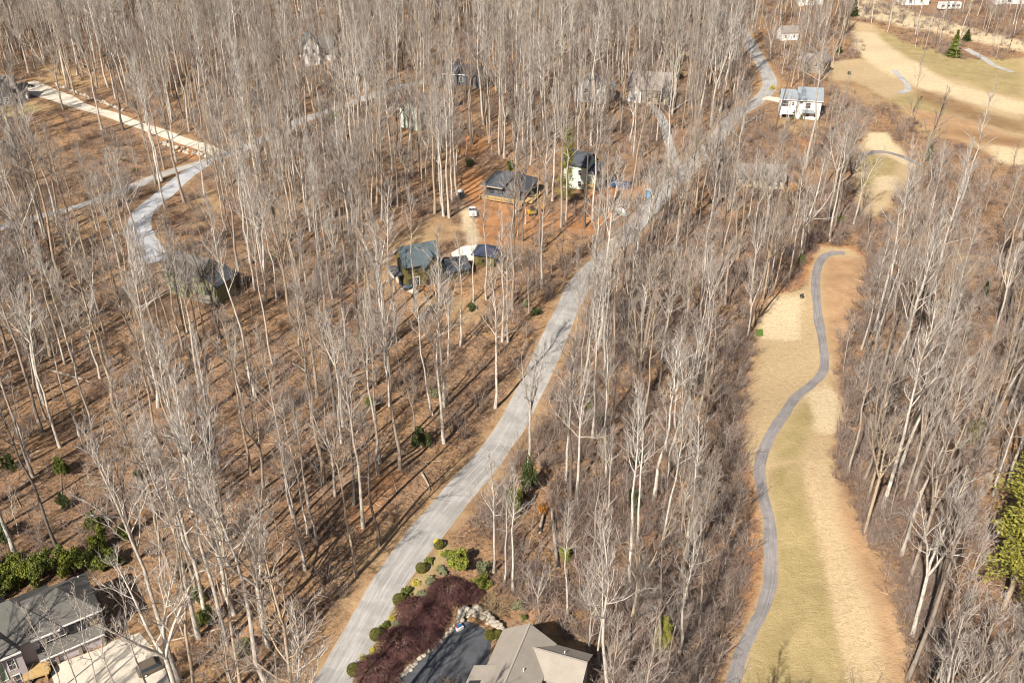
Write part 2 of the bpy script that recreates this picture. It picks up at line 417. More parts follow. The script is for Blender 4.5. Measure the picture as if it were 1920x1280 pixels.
ZONES = {
    'w_bare': [(gp, s) for gp, s in [
        ([(600, 1180), (690, 1010), (760, 960), (840, 905), (800, 960), (700, 1085), (610, 1230), (560, 1290)], 2.5),
        ([(1060, 545), (1010, 620), (960, 730), (880, 850), (905, 860), (985, 740), (1040, 610)], 2.0),
        ([(965, 800), (1000, 740), (1040, 760), (1000, 850), (960, 880), (900, 960), (880, 950)], 2.0),
        ([(40, 128), (120, 122), (190, 140), (210, 170), (150, 178), (60, 150)], 4),
        ([(0, 195), (60, 190), (120, 198), (90, 212), (20, 225)], 3),
        ([(700, 470), (760, 420), (830, 405), (880, 425), (860, 450), (760, 470), (740, 560), (820, 560), (900, 560), (930, 600), (860, 620), (760, 570), (690, 540)], 4),
        ([(60, 480), (140, 540), (130, 590), (70, 580), (40, 530)], 4),
        ([(380, 320), (430, 370), (400, 420), (350, 430), (350, 380)], 4),
        ([(1355, 190), (1400, 172), (1395, 205), (1360, 215)], 3), ([(1440, 150), (1462, 150), (1465, 190), (1448, 190)], 3),
        ([(1470, 205), (1530, 230), (1545, 275), (1480, 270), (1450, 230)], 4),
        ([(1530, 135), (1650, 150), (1700, 200), (1640, 200), (1560, 170)], 5),
        ([(1660, 410), (1800, 440), (1900, 520), (1920, 560), (1840, 530), (1700, 470)], 5),
        ([(1620, 950), (1680, 1090), (1720, 1200), (1740, 1280), (1690, 1280), (1660, 1100), (1600, 960)], 3),
        ([(980, 1165), (1090, 1150), (1130, 1200), (1060, 1230), (1010, 1190)], 2),
        ([(240, 1190), (330, 1130), (350, 1160), (300, 1280), (260, 1240)], 2),
        ([(640, 1290), (700, 1180), (770, 1080), (830, 1015), (870, 1030), (800, 1100), (720, 1200), (670, 1300)], 1.2),
        ([(1545, 500), (1622, 500), (1600, 560), (1560, 660), (1550, 700), (1540, 620)], 2)]],
    'w_soil': [(gp, s) for gp, s in [
        ([(870, 300), (915, 330), (1000, 385), (1060, 400), (1020, 440), (960, 470), (900, 455), (868, 430), (880, 380), (850, 350)], 4),
        ([(1060, 380), (1180, 395), (1200, 420), (1160, 450), (1090, 440), (1020, 430)], 4),
        ([(1075, 355), (1130, 350), (1210, 345), (1240, 355), (1200, 375), (1100, 375)], 3),
        ([(322, 262), (372, 275), (398, 290), (360, 300), (320, 285)], 2.5),
        ([(250, 240), (320, 262), (330, 280), (270, 262)], 3),
        ([(1500, 470), (1540, 455), (1600, 458), (1630, 480), (1620, 495), (1560, 468), (1535, 480), (1520, 530), (1505, 560), (1440, 560), (1480, 520)], 2.5),
        ([(850, 255), (930, 250), (910, 290), (850, 290)], 4),
        ([(720, 860), (760, 900), (700, 990), (660, 1010), (640, 960)], 5), ([(1380, 830), (1412, 860), (1425, 980), (1436, 1060), (1420, 1120), (1390, 1180), (1385, 1060), (1400, 960)], 2),
        ([(1480, 260), (1530, 250), (1540, 280), (1490, 290)], 3), ([(985, 1150), (1070, 1130), (1110, 1180), (1040, 1190)], 2.5)]],
    'w_dry': [(FAIRWAY, 1.6), (FARWAY, 3.0), (GREEN3, 2.5)],
    'w_green': [(gp, s) for gp, s in [
        ([(1440, 880), (1500, 868), (1512, 940), (1540, 1040), (1560, 1140), (1590, 1290), (1390, 1290), (1420, 1190), (1452, 1110), (1458, 1040), (1452, 960)], 0.9),
        ([(1450, 830), (1490, 770), (1530, 740), (1530, 800), (1500, 860), (1450, 865)], 2),
        ([(1640, 46), (1700, 80), (1790, 110), (1920, 112), (1920, 185), (1850, 170), (1740, 130), (1650, 80)], 4),
        ([(1665, 185), (1720, 170), (1790, 210), (1780, 250), (1740, 255), (1700, 220)], 4),
        ([(0, 200), (60, 195), (80, 205), (20, 222), (0, 225)], 2.5),
        ([(1605, 300), (1640, 290), (1690, 300), (1660, 350), (1610, 350)], 2.5),
        ([(650, 1290), (712, 1180), (765, 1095), (832, 1020), (845, 1030), (790, 1100), (725, 1195), (672, 1300)], 1.0)]],
    'w_pale': [(gp, s) for gp, s in [
        ([(1450, 560), (1502, 555), (1500, 638), (1428, 634), (1432, 600)], 1.4),
        ([(1510, 735), (1552, 722), (1574, 745), (1576, 790), (1560, 815), (1530, 808), (1524, 770)], 1.4),
        ([(1600, 60), (1640, 62), (1700, 110), (1790, 160), (1930, 195), (1930, 215), (1800, 190), (1720, 165), (1650, 130), (1600, 90)], 3.0),
        ([(1590, -10), (1650, 0), (1740, 30), (1850, 62), (1930, 84), (1930, 100), (1850, 82), (1760, 62), (1660, 40), (1600, 30)], 4.0),
        ([(1850, 270), (1930, 280), (1930, 312), (1870, 305)], 3),
        ([(1628, 250), (1660, 250), (1690, 284), (1716, 312), (1690, 306), (1650, 284), (1622, 278)], 1.6),
        ([(1640, 330), (1680, 330), (1680, 355), (1640, 360)], 2), ([(862, 385), (885, 395), (900, 450), (880, 470), (868, 430)], 1.5),
        ([(1100, 1160), (1110, 1160), (1108, 1165)], 0.5)]],
    'w_straw': [(gp, s) for gp, s in [
        ([(1506, 868), (1556, 860), (1576, 930), (1610, 1010), (1642, 1090), (1678, 1190), (1694, 1300), (1598, 1300), (1572, 1180), (1548, 1050), (1524, 950)], 0.9)]],
    'w_rough': [(gp, s) for gp, s in [
        ([(1566, 880), (1590, 920), (1618, 985), (1676, 1120), (1712, 1300), (1672, 1300), (1640, 1150), (1596, 1030), (1572, 950)], 1.6),
        ([(1546, 482), (1622, 482), (1630, 520), (1604, 570), (1566, 680), (1552, 660), (1546, 600), (1540, 540)], 1.8),
        ([(1556, 700), (1580, 735), (1586, 790), (1566, 850), (1562, 815), (1578, 770), (1560, 725)], 1.2),
        ([(1405, 640), (1425, 640), (1410, 740), (1402, 830), (1388, 830), (1390, 740)], 1.5),
        ([(1690, 200), (1760, 210), (1930, 262), (1930, 300), (1800, 262), (1730, 240)], 4)]],
    'w_mud': [(gp, s) for gp, s in [
        ([(1710, 164), (1760, 172), (1840, 205), (1930, 230), (1930, 252), (1840, 232), (1760, 205), (1720, 185)], 3.5),
        ([(1730, 250), (1800, 240), (1920, 262), (1920, 275), (1820, 262)], 4)]],
}

# ------------------------------------------------------------------ ground sheet
def axis_lines(a, b, step, far):
    core = np.arange(a, b + step * 0.5, step)
    g = [step * 1.5]
    while sum(g) < far: g.append(g[-1] * 1.45)
    out = np.cumsum(g)
    return np.concatenate([(core[0] - out)[::-1], core, core[-1] + out])

xs = axis_lines(-275, 275, 1.6, 3000)
ys = axis_lines(50, 520, 1.5, 3000)
GX, GY = np.meshgrid(xs, ys)
GZ = hgt(GX, GY)
FX, FY = GX.ravel(), GY.ravel()
W = {}
fair_mask = np.zeros(FX.shape, bool)
for key, lst in ZONES.items():
    w = np.zeros(FX.shape)
    for poly, soft in lst:
        P = gpoly(poly)
        lo, hi = P.min(0) - soft * 2, P.max(0) + soft * 2
        idx = np.where((FX > lo[0]) & (FX < hi[0]) & (FY > lo[1]) & (FY < hi[1]))[0]
        if not len(idx): continue
        x, y = FX[idx], FY[idx]
        ins = in_poly(P, x, y)
        d = seg_dist(P, x, y, True)
        sdv = np.where(ins, d, -d)
        w[idx] = np.maximum(w[idx], np.clip(0.5 + sdv / (2 * soft), 0, 1))
        if key == 'w_dry': fair_mask[idx] |= ins
    W[key] = w
# verges of the road: bare tan soil
rl = smooth_line(gpoly(ROAD), 4)
idx = np.where((np.abs(FX) < 260) & (FY > 45) & (FY < 525))[0]
dr = np.full(FX.shape, 1e9); dr[idx] = seg_dist(rl, FX[idx], FY[idx], False)
W['w_bare'] = np.maximum(W['w_bare'], np.clip(1.05 - (dr - 2.7) / 2.6, 0, 0.9))
for ln, wd in ((LANE, 2.2), (DRIVE, 2.6), (CREAM, 2.4)):
    l2 = smooth_line(gpoly(ln), 4); d2 = np.full(FX.shape, 1e9); d2[idx] = seg_dist(l2, FX[idx], FY[idx], False)
    W['w_bare'] = np.maximum(W['w_bare'], np.clip(0.95 - (d2 - wd) / 2.2, 0, 0.75))
ny, nx = GX.shape
i, j = np.meshgrid(np.arange(ny - 1), np.arange(nx - 1), indexing='ij')
Q = np.stack([i * nx + j, i * nx + j + 1, (i + 1) * nx + j + 1, (i + 1) * nx + j], -1).reshape(-1, 4)
VV = np.stack([FX, FY, GZ.ravel()], -1)
isf = fair_mask[Q].all(1)
def sub_sheet(name, q):
    u, inv = np.unique(q, return_inverse=True)
    me = mesh_np(name, VV[u], inv.reshape(-1, 4), mats=[M['ground']], smooth=True, attrs={k: w[u] for k, w in W.items()})
    return tag(link(name, me), kind='structure')
sub_sheet('ground', Q[~isf])
cy = VV[Q[:, 0], 1]; cxv = VV[Q[:, 0], 0]
sub_sheet('fairway', Q[isf])

def ribbon(name, line, width, mat, lift, widths=None):
    L = smooth_line(gpoly(line), 1.5)
    T = np.gradient(L, axis=0); T /= np.linalg.norm(T, axis=1)[:, None]
    Nn = np.stack([T[:, 1], -T[:, 0]], -1)
    k = 7
    rng = np.random.default_rng(len(line))
    V, UV = [], []
    s = 0
    e1 = np.convolve(rng.normal(0, 0.22, len(L) + 4), np.ones(5) / 5, 'valid'); e2 = np.convolve(rng.normal(0, 0.22, len(L) + 4), np.ones(5) / 5, 'valid')
    for a in range(len(L)):
        if a: s += np.hypot(*(L[a] - L[a - 1]))
        wd = width if widths is None else np.interp(a / (len(L) - 1), *widths)
        for b in range(k):
            t = b / (k - 1) - 0.5
            off = t * wd + (e1[a] if b == 0 else e2[a] if b == k - 1 else 0)
            x, y = L[a] + Nn[a] * off
            V.append((x, y, float(hgt(x, y)) + lift)); UV.append((t + 0.5, s))
    n = len(L)
    i, j = np.meshgrid(np.arange(n - 1), np.arange(k - 1), indexing='ij')
    F = np.stack([i * k + j, i * k + j + 1, (i + 1) * k + j + 1, (i + 1) * k + j], -1).reshape(-1, 4)
    return tag(link(name, mesh_np(name, V, F, mats=[mat], smooth=True, uvs=UV)), kind='structure')

def pad(name, poly, mat, lift=0.06, world=False):
    P = np.asarray(poly, float) if world else gpoly(poly)
    bm = bmesh.new()
    vs = [bm.verts.new((x, y, 0)) for x, y in P]
    bm.faces.new(vs)
    bmesh.ops.triangulate(bm, faces=bm.faces[:])
    for _ in range(3): bmesh.ops.subdivide_edges(bm, edges=[e for e in bm.edges if e.calc_length() > 2.5], cuts=1, use_grid_fill=False)
    bmesh.ops.triangulate(bm, faces=bm.faces[:])
    for v in bm.verts: v.co.z = float(hgt(v.co.x, v.co.y)) + lift
    bmesh.ops.recalc_face_normals(bm, faces=bm.faces[:])
    if sum(f.normal.z for f in bm.faces) < 0: bmesh.ops.reverse_faces(bm, faces=bm.faces[:])
    me = bpy.data.meshes.new(name); bm.to_mesh(me); bm.free()
    me.materials.append(mat)
    return tag(link(name, me), kind='structure')

ribbon('main_road', ROAD, 5.6, M['road'], 0.05)
ribbon('gravel_lane', LANE, 4.4, M['lane'], 0.05)
ribbon('blue_grey_driveway', DRIVE, 5.5, M['bluedrive'], 0.062, ([0, .5, .8, 1], [5, 5.5, 7.5, 7.5]))
ribbon('cream_driveway', CREAM, 5.0, M['cream'], 0.074, ([0, .16, .3, .45, 1], [10, 10, 6.5, 4.6, 4.8]))
ribbon('cart_path', CART, 2.0, M['cartpath'], 0.05)
ribbon('side_driveway', SPUR, 3.0, M['lane'], 0.055)
ribbon('short_driveway', WHITE_SPUR, 4.0, M['cream'], 0.062)
ribbon('far_cart_path', FAR_CART, 2.4, M['lane'], 0.055)
ribbon('far_track', FAR_CART2, 3.0, M['lane'], 0.055)
ribbon('green_cart_path', F3_CART, 2.2, M['cartpath'], 0.055)
pad('dark_driveway', [(690, 1330), (745, 1275), (800, 1228), (845, 1188), (872, 1163), (905, 1176), (922, 1200), (915, 1240), (870, 1290), (840, 1340)], M['asphalt'], 0.05)
pad('concrete_forecourt', [(108, 1244), (196, 1212), (214, 1200), (262, 1186), (302, 1232), (322, 1290), (300, 1330), (120, 1330), (95, 1262)], M['concrete'], 0.06)
pad('white_parking_pad', [(846, 474), (868, 462), (905, 458), (908, 476), (886, 488), (850, 490)], M['white_conc'], 0.06)
pad('garden_path', [(728, 512), (742, 505), (760, 520), (786, 548), (778, 556), (752, 536)], M['concrete'], 0.07)

# ------------------------------------------------------------------ buildings
def roof_gable(mb, x0, x1, y0, y1, ze, zr, o=0.45, th=0.22, along='x', ridge=None):
    """two sloped slabs whose ridge runs along x or y"""
    if along == 'y':
        q = MB(); roof_gable(q, y0, y1, x0, x1, ze, zr, o, th, 'x', ridge)
        V, F4, F3 = q.arrays(); mb.add(np.stack([V[:, 1], V[:, 0], V[:, 2]], -1), F4[:, ::-1]); return
    ym = (y0 + y1) / 2 if ridge is None else ridge
    for yo, sg in ((y0, -1), (y1, 1)):
        sl = (zr - ze) / abs(ym - yo)
        ye, zo = yo + sg * o, ze - sl * o
        b = [(x0 - o, ye, zo), (x1 + o, ye, zo), (x1 + o, ym, zr), (x0 - o, ym, zr)]
        if sg > 0: b = [b[3], b[2], b[1], b[0]]
        mb.hexa(b, [(x, y, z + th) for x, y, z in b])

def roof_hip(mb, x0, x1, y0, y1, ze, zr, o=0.5, th=0.25, r0=None, r1=None, yr=None):
    x0 -= o; x1 += o; y0 -= o; y1 += o
    h = min(x1 - x0, y1 - y0) / 2
    yr = (y0 + y1) / 2 if yr is None else yr
    r0 = x0 + h if r0 is None else r0; r1 = x1 - h if r1 is None else r1
    b = [(x0, y0, ze), (x1, y0, ze), (x1, y1, ze), (x0, y1, ze)]
    t = [(x, y, z + th) for x, y, z in b] + [(r0, yr, zr), (r1, yr, zr)]
    mb.add(b + t, [(3, 2, 1, 0), (0, 1, 5, 4), (1, 2, 6, 5), (2, 3, 7, 6), (3, 0, 4, 7), (4, 5, 9, 8), (6, 7, 8, 9)], [(5, 6, 9), (7, 4, 8)])

def wall_prism(mb, x0, x1, y0, y1, zb, ze, zr=None, along='x', ridge=None):
    mb.box(x0, x1, y0, y1, zb, ze)
    if zr is not None:
        if along == 'x':
            ym = (y0 + y1) / 2 if ridge is None else ridge
            V = [(x0, y0, ze), (x0, y1, ze), (x0, ym, zr - .02), (x1, y0, ze), (x1, y1, ze), (x1, ym, zr - .02)]
        else:
            xm = (x0 + x1) / 2 if ridge is None else ridge
            V = [(x1, y0, ze), (x0, y0, ze), (xm, y0, zr - .02), (x1, y1, ze), (x0, y1, ze), (xm, y1, zr - .02)]
        mb.add(V, [(0, 3, 5, 2), (4, 1, 2, 5)], [(0, 2, 1), (3, 4, 5)])

_wcache = {}
def window(parent, x, y, z, w, h, face, mat=None, pane=None, name='window', bars=True):
    """frame proud of the wall with a recessed pane; face is the wall normal: 'f' front, 'b' back, 'l', 'r' """
    mat = mat or M['white']; pane = pane or M['glass']
    key = (round(w, 2), round(h, 2), mat.name, pane.name, bars)
    if key not in _wcache:
        f = MB(); t = 0.11
        f.box(-w / 2 - t, -w / 2, -.09, .05, -t, h + t); f.box(w / 2, w / 2 + t, -.09, .05, -t, h + t)
        f.box(-w / 2, w / 2, -.09, .05, -t, 0); f.box(-w / 2, w / 2, -.09, .05, h, h + t)
        if bars: f.box(-w / 2, w / 2, -.07, .03, h * .5 - .03, h * .5 + .03)
        p = MB(); p.box(-w / 2, w / 2, -.03, .02, 0, h)
        _wcache[key] = (f.mesh('window', mat), p.mesh('pane', pane))
    a, b = _wcache[key]
    o = link(name, a, parent, (x, y, z)); o.rotation_euler.z = {'f': 0, 'r': math.pi / 2, 'b': math.pi, 'l': -math.pi / 2}[face]
    link('pane', b, o)
    return o

def simple_house(name, label, px, py, yaw, blocks, wall, roof, windows=(), trim=None, zoff=0.0, door=None, frame=None):
    """blocks: dict(b=(x0,x1,y0,y1), ze, zr, kind gable|hip|shed, along)"""
    p = G(px, py)
    t = thing(name, label, 'house', (p.x, p.y, p.z + zoff), RAD(yaw))
    for bl in blocks:
        x0, x1, y0, y1 = bl['b']; k = bl.get('kind', 'gable'); al = bl.get('along', 'x'); zb = bl.get('zb', -2.5)
        w = MB(); wall_prism(w, x0, x1, y0, y1, zb, bl['ze'], bl['zr'] if k == 'gable' else None, al, bl.get('ridge'))
        w.build('wall', bl.get('wall', wall), t)
        r = MB()
        o = bl.get('o', .5)
        if k == 'gable': roof_gable(r, x0, x1, y0, y1, bl['ze'], bl['zr'], o, .24, al, bl.get('ridge'))
        elif k == 'hip': roof_hip(r, x0, x1, y0, y1, bl['ze'] + .01, bl['zr'], o, .22, bl.get('r0'), bl.get('r1'), bl.get('yr'))
        else:
            zf, zk = bl['ze'] + .01, bl['zr']
            r.hexa([(x0 - o, y0 - o, zf), (x1 + o, y0 - o, zf), (x1 + o, y1 + o, zk), (x0 - o, y1 + o, zk)], [(x0 - o, y0 - o, zf + .22), (x1 + o, y0 - o, zf + .22), (x1 + o, y1 + o, zk + .22), (x0 - o, y1 + o, zk + .22)])
        ro = r.build('roof', bl.get('roof', roof), t)
        if trim is not None and k == 'gable':
            f = MB()
            if al == 'x':
                ym = (y0 + y1) / 2 if bl.get('ridge') is None else bl['ridge']
                sl = (bl['zr'] - bl['ze']) / abs(ym - y0)
                f.box(x0 - o, x1 + o, y0 - o - .08, y0 - o - .01, bl['ze'] - sl * o - .02, bl['ze'] - sl * o + .26)
            else:
                xm = (x0 + x1) / 2 if bl.get('ridge') is None else bl['ridge']
                sl = (bl['zr'] - bl['ze']) / abs(xm - x0)
                f.box(x0 - o - .08, x0 - o - .01, y0 - o, y1 + o, bl['ze'] - sl * o - .02, bl['ze'] - sl * o + .26)
            f.build('fascia', trim, t)
    for wd in windows: window(t, *wd, **({'mat': frame} if frame and len(wd) < 7 else {}))
    if door: window(t, *door, name='door', bars=False)
    return t

def shingle(name, col, var=0.22):
    t = NT(name)
    tc = t.n('TexCoord').outputs['Object']
    a = t.noise(tc, 0.6, 5, 0.7); b = t.noise(tc, 7.0, 3, 0.7)
    wv = t.n('TexWave', wave_type='BANDS', bands_direction='Z'); wv.inputs['Scale'].default_value = 1.6; wv.inputs['Distortion'].default_value = 0.3
    t.l(tc, wv.inputs['Vector'])
    f = t.math('ADD', t.math('MULTIPLY', a, 0.55), t.math('MULTIPLY', b, 0.45))
    c = t.mix(t.ramp(f, 0.33, 0.68), tuple(x * (1 - var) for x in col), tuple(x * (1 + var) for x in col))
    t.bump(t.math('ADD', b, t.math('MULTIPLY', wv.outputs['Fac'], 0.25)), 0.3, 0.04)
    return t.out(c, 0.9, 0.2)

R_grey = shingle('grey_shingles', (0.145, 0.135, 0.118))
R_taupe = shingle('taupe_shingles', (0.33, 0.285, 0.235), 0.14)
R_green = shingle('dark_green_metal_roof', (0.105, 0.13, 0.14), 0.2)
R_black = shingle('charcoal_shingles', (0.075, 0.08, 0.09))
R_navy = shingle('navy_shed_roof', (0.05, 0.06, 0.09))
R_blue = shingle('blue_grey_shingles', (0.25, 0.28, 0.30), 0.15)
R_brown = shingle('weathered_brown_shingles', (0.26, 0.225, 0.20), 0.2)
Wl_lav = plain('lavender_grey_siding', (0.44, 0.385, 0.38), 0.8, 0.2, 0.1)
Wl_olive = plain('olive_siding', (0.16, 0.13, 0.05), 0.8, 0.2, 0.15)
Wl_ygreen = plain('yellow_green_siding', (0.25, 0.25, 0.14), 0.8, 0.2, 0.15)
Wl_mint = plain('pale_mint_siding', (0.58, 0.62, 0.52), 0.8, 0.2, 0.08)
Wl_white = plain('white_siding', (0.80, 0.78, 0.73), 0.8, 0.2, 0.06)
Wl_slate = plain('slate_siding', (0.12, 0.125, 0.135), 0.8, 0.2, 0.12)
Wl_taupe = plain('taupe_siding', (0.42, 0.36, 0.29), 0.8, 0.2, 0.1)
Wl_cream = plain('cream_siding', (0.66, 0.56, 0.38), 0.8, 0.2, 0.1)
Wl_stone = plain('grey_brown_stone', (0.27, 0.225, 0.18), 0.9, 0.2, 0.3, 2.5)
Wl_red = plain('red_metal', (0.45, 0.07, 0.05), 0.6, 0.3, 0.1)

# --- taupe roofed house at the bottom edge; local x runs right, y runs away from the camera
x, y = Uz(992.7, 1170.5, 8.6)
gz = float(hgt(x, y))
TH = thing('taupe_house', 'house with taupe shingle roof, crossing gables and dark driveway beside the purple maples', 'house', (x, y, gz), math.atan2(-.33, .944))
dz = -gz
def tb(name, mat, fn):
    m = MB(); fn(m)
    V, F4, F3 = m.arrays(); V = V.copy(); V[:, 2] += dz
    return link(name, mesh_np(name, V, F4, F3, mats=[mat]), TH)
tb('wall', Wl_taupe, lambda m: (wall_prism(m, -3.5, 3.5, -16, -0.1, -2.5, 6.2, 8.4, 'y'), wall_prism(m, 3.5, 8.5, -5.3, -0.4, -2.5, 5.9, 7.6, 'x', -2.85), wall_prism(m, -5.2, -3.5, -14, -6.9, -2.5, 5.3)))
tb('roof', R_taupe, lambda m: roof_gable(m, -3.55, 3.6, -16, -0.2, 6.2, 8.6, .3, .2, 'y', 0.0))
tb('roof', R_taupe, lambda m: (m.hexa([(0.6, -5.9, 5.75), (9.0, -5.9, 5.75), (9.0, -2.85, 7.6), (0.6, -2.85, 7.6)], [(0.6, -5.9, 5.95), (9.0, -5.9, 5.95), (9.0, -2.85, 7.8), (0.6, -2.85, 7.8)]),
                               m.hexa([(0.6, -2.85, 7.6), (9.0, -2.85, 7.6), (9.0, 0.15, 5.8), (3.4, 0.15, 5.8)], [(0.6, -2.85, 7.8), (9.0, -2.85, 7.8), (9.0, 0.15, 6.0), (3.4, 0.15, 6.0)])))
tb('roof', R_taupe, lambda m: m.hexa([(-5.6, -14.2, 5.5), (-1.9, -14.2, 7.2), (-1.9, -6.6, 7.2), (-5.6, -6.6, 5.5)], [(-5.6, -14.2, 5.72), (-1.9, -14.2, 7.42), (-1.9, -6.6, 7.42), (-5.6, -6.6, 5.72)]))
rc = tb('ridge_cap', plain('ridge_cap_metal', (0.36, 0.31, 0.26), 0.7, 0.3, 0.1), lambda m: (m.box(-.14, .14, -16.2, 0.1, 8.79, 8.86), m.box(0.9, 9.0, -2.98, -2.72, 7.79, 7.87)))
vm = MB(); vm.tube([(0, 0, -.3), (0, 0, .42)], [.09, .09], 8, True); vme = vm.mesh('vent_pipe', M['white'])
for vx, vy, vz in ((5.6, -1.9, 7.2), (1.5, -6.9, 7.85)): link('vent_pipe', vme, TH, (vx, vy, vz + dz))
gm = MB(); gm.box(-3.95, -3.86, -16.2, -6.55, 5.98, 6.12)
sk = MB(); sk.box(-.9, .9, -.5, .5, 0, .16); o = sk.build('skylight', M['dark'], TH, (-4.3, -9.7, 6.15 + dz)); o.rotation_euler = (0, -0.43, 0)
for vy in (-1.8, -4.2): window(TH, 8.5, vy, 2.6 + dz, 1.0, 1.4, 'r')
for vx in (-1.8, 1.8): window(TH, vx, -0.1, 2.8 + dz, 1.1, 1.5, 'b')
for vy in (-2.2, -4.6): window(TH, -3.5, vy, 2.6 + dz, 1.0, 1.4, 'l')

# --- grey hipped house in the bottom corner
x, y = Uz(190, 1144.2, 6.5)
gz = float(hgt(x, y)); dz = -gz
TH = thing('grey_hipped_house', 'large house with stepped grey hipped roofs and lavender garage doors by the pale forecourt', 'house', (x, y, gz), math.atan2(.56, .83))
tb('wall', Wl_lav, lambda m: (m.box(-8.6, -0.4, 0.75, 8.1, -2.5, 6.5), m.box(-10.9, -8.6, 0.4, 8.1, -2.5, 6.5), m.box(-22, -10.9, -1.0, 9, -2.5, 6.5), m.box(-8.9, -0.75, -0.45, 0.75, -2.5, 3.0)))
tb('roof', R_grey, lambda m: roof_hip(m, -9.5, -0.3, 0.3, 8.3, 6.52, 9.5, .3, .2, -9.0, -4.35, 4.75))
tb('roof', R_grey, lambda m: roof_hip(m, -14.5, -5.6, -0.05, 8.9, 6.53, 10.0, .35, .22, -14.0, -10.3, 5.4))
tb('roof', R_grey, lambda m: roof_hip(m, -24, -11.2, -1.1, 10, 6.54, 11.0, .35, .24, -18.0, -15.6, 4.6))
tb('roof', R_grey, lambda m: m.hexa([(-9.2, -0.95, 2.95), (-0.55, -0.95, 2.95), (-0.55, 0.74, 4.15), (-9.2, 0.74, 4.15)], [(-9.2, -0.95, 3.1), (-0.55, -0.95, 3.1), (-0.55, 0.74, 4.3), (-9.2, 0.74, 4.3)]))
tb('gutter', M['white'], lambda m: (m.box(-5.9, 0.02, -0.14, -0.02, 6.5, 6.72), m.box(-9.4, -5.6, -0.55, -0.42, 6.5, 6.74), m.box(-24, -10.8, -1.6, -1.48, 6.5, 6.76), m.box(-9.2, -0.55, -1.08, -0.96, 2.92, 3.12)))
for gx in (-2.5, -5.6):
    g = MB(); g.box(-1.3, 1.3, -.04, .04, 0, 2.35)
    o = g.build('garage_door', plain('garage_door_lavender', (0.47, 0.41, 0.415), 0.7, 0.3, 0.06), TH, (gx, -0.5, 0.05 + dz))
    lf = MB()
    for zz in (0.58, 1.17, 1.76): lf.box(-1.3, 1.3, -.055, -.042, zz - .02, zz + .02)
    lf.build('panel_rail', Wl_lav, o)
for gx in (-0.95, -4.05, -7.15): 
    pl = MB(); pl.box(-.2, .2, -.2, .2, -0.5, 2.9); pl.build('stone_pier', Wl_stone, TH, (gx, -0.66, dz))
tb('balcony', M['dark'], lambda m: m.box(-4.6, -1.3, 0.30, 0.74, 4.35, 6.3))
tb('planter', M['timber'], lambda m: m.box(-1.9, -0.9, 0.25, 0.7, 4.4, 5.1))
for vx in (-7.6, -6.6, -5.6): window(TH, vx, 0.38, 4.75 + dz, 0.75, 1.1, 'f')
window(TH, -12.4, -1.0, 3.7 + dz, 0.8, 1.9, 'f'); window(TH, -14.6, -1.0, 2.4 + dz, 2.4, 3.2, 'f', None, M['reflection_glass'])
window(TH, -12.4, -1.0, 0.6 + dz, 0.8, 1.9, 'f'); window(TH, -18.2, -1.0, 2.4 + dz, 2.4, 3.2, 'f', None, M['reflection_glass'])
for vy in (2.5, 5.8): window(TH, -0.4, vy, 3.2 + dz, 1.0, 1.4, 'r')
vp = MB(); vp.tube([(0, 0, -.3), (0, 0, .4)], [.1, .1], 8, True); vp.build('vent_pipe', M['white'], TH, (-1.2, 7.3, 7.35 + dz))
p = G(72, 1262)
t = thing('timber_stack', 'stack of raw yellow boards between the grey house and its forecourt', 'timber', (p.x, p.y, p.z), RAD(25))
bme = MB(); bme.box(-1.6, 1.6, -.13, .13, 0, .07); bme = bme.mesh('plank', M['timber'])
rr = random.Random(4)
for a in range(3):
    for b in range(10):
        o = link('plank', bme, t, (rr.uniform(-.18, .18), -1.4 + b * .3 + rr.uniform(-.02, .02), 0.9 + a * .085)); o.rotation_euler.z = rr.uniform(-.03, .03)
be = MB()
for bx in (-1.1, 1.1): be.box(bx - .1, bx + .1, -1.6, 1.6, -0.3, .88)
be.build('bearer', M['timber'], t)

# --- olive house with the dark green metal roof
olive = simple_house('olive_house', 'olive sided house with dark green metal roof and low dark wing', 800, 532, 24, [
    dict(b=(-5.0, 3.6, 0.4, 7.2), ze=5.6, zr=8.9, along='x'),
    dict(b=(-0.6, 3.6, -1.4, 3.6), ze=5.3, zr=7.9, along='y', o=.6),
    dict(b=(3.6, 10.4, -1.6, 4.6), ze=2.9, zr=4.6, along='x', roof=R_black, o=.5)], Wl_olive, R_green,
    [(-3.9, 0.4, 3.4, .9, 1.3, 'f'), (-2.2, 0.4, 3.4, .9, 1.3, 'f'), (-3.9, 0.4, .6, .9, 1.4, 'f'), (1.5, -1.4, 3.6, 1.4, 1.4, 'f'), (-5.0, 2.4, 3.5, .9, 1.3, 'l'), (-5.0, 5.2, 3.5, .9, 1.3, 'l'), (5.4, -1.6, .9, 1.2, 1.2, 'f'), (8.4, -1.6, .9, 1.2, 1.2, 'f')],
    door=(-2.2, 0.4, 0.05, 1.0, 2.1, 'f'), frame=Wl_olive)
sm = MB()
for k in range(22):
    xx = -5.3 + k * .42
    sl = (8.9 - 5.6) / 3.4
    sm.hexa([(xx, -0.1, 5.6 - sl * .5 + .245), (xx + .05, -0.1, 5.6 - sl * .5 + .245), (xx + .05, 3.8, 9.145), (xx, 3.8, 9.145)], [(xx, -0.1, 5.6 - sl * .5 + .32), (xx + .05, -0.1, 5.6 - sl * .5 + .32), (xx + .05, 3.8, 9.22), (xx, 3.8, 9.22)])
tag(sm.build('roof_seams', R_green, olive), kind='stuff')
cp = MB(); cp.box(-7.6, -5.5, 1.0, 6.4, 3.0, 3.18)
for yy in (1.2, 6.2): cp.box(-7.5, -7.3, yy - .1, yy + .1, -1.5, 3.0)
cp.build('porch', R_black, olive)
ch = MB(); ch.box(-5.75, -5.02, 2.9, 3.9, -2, 6.3); ch.build('flue', M['dark'], olive)
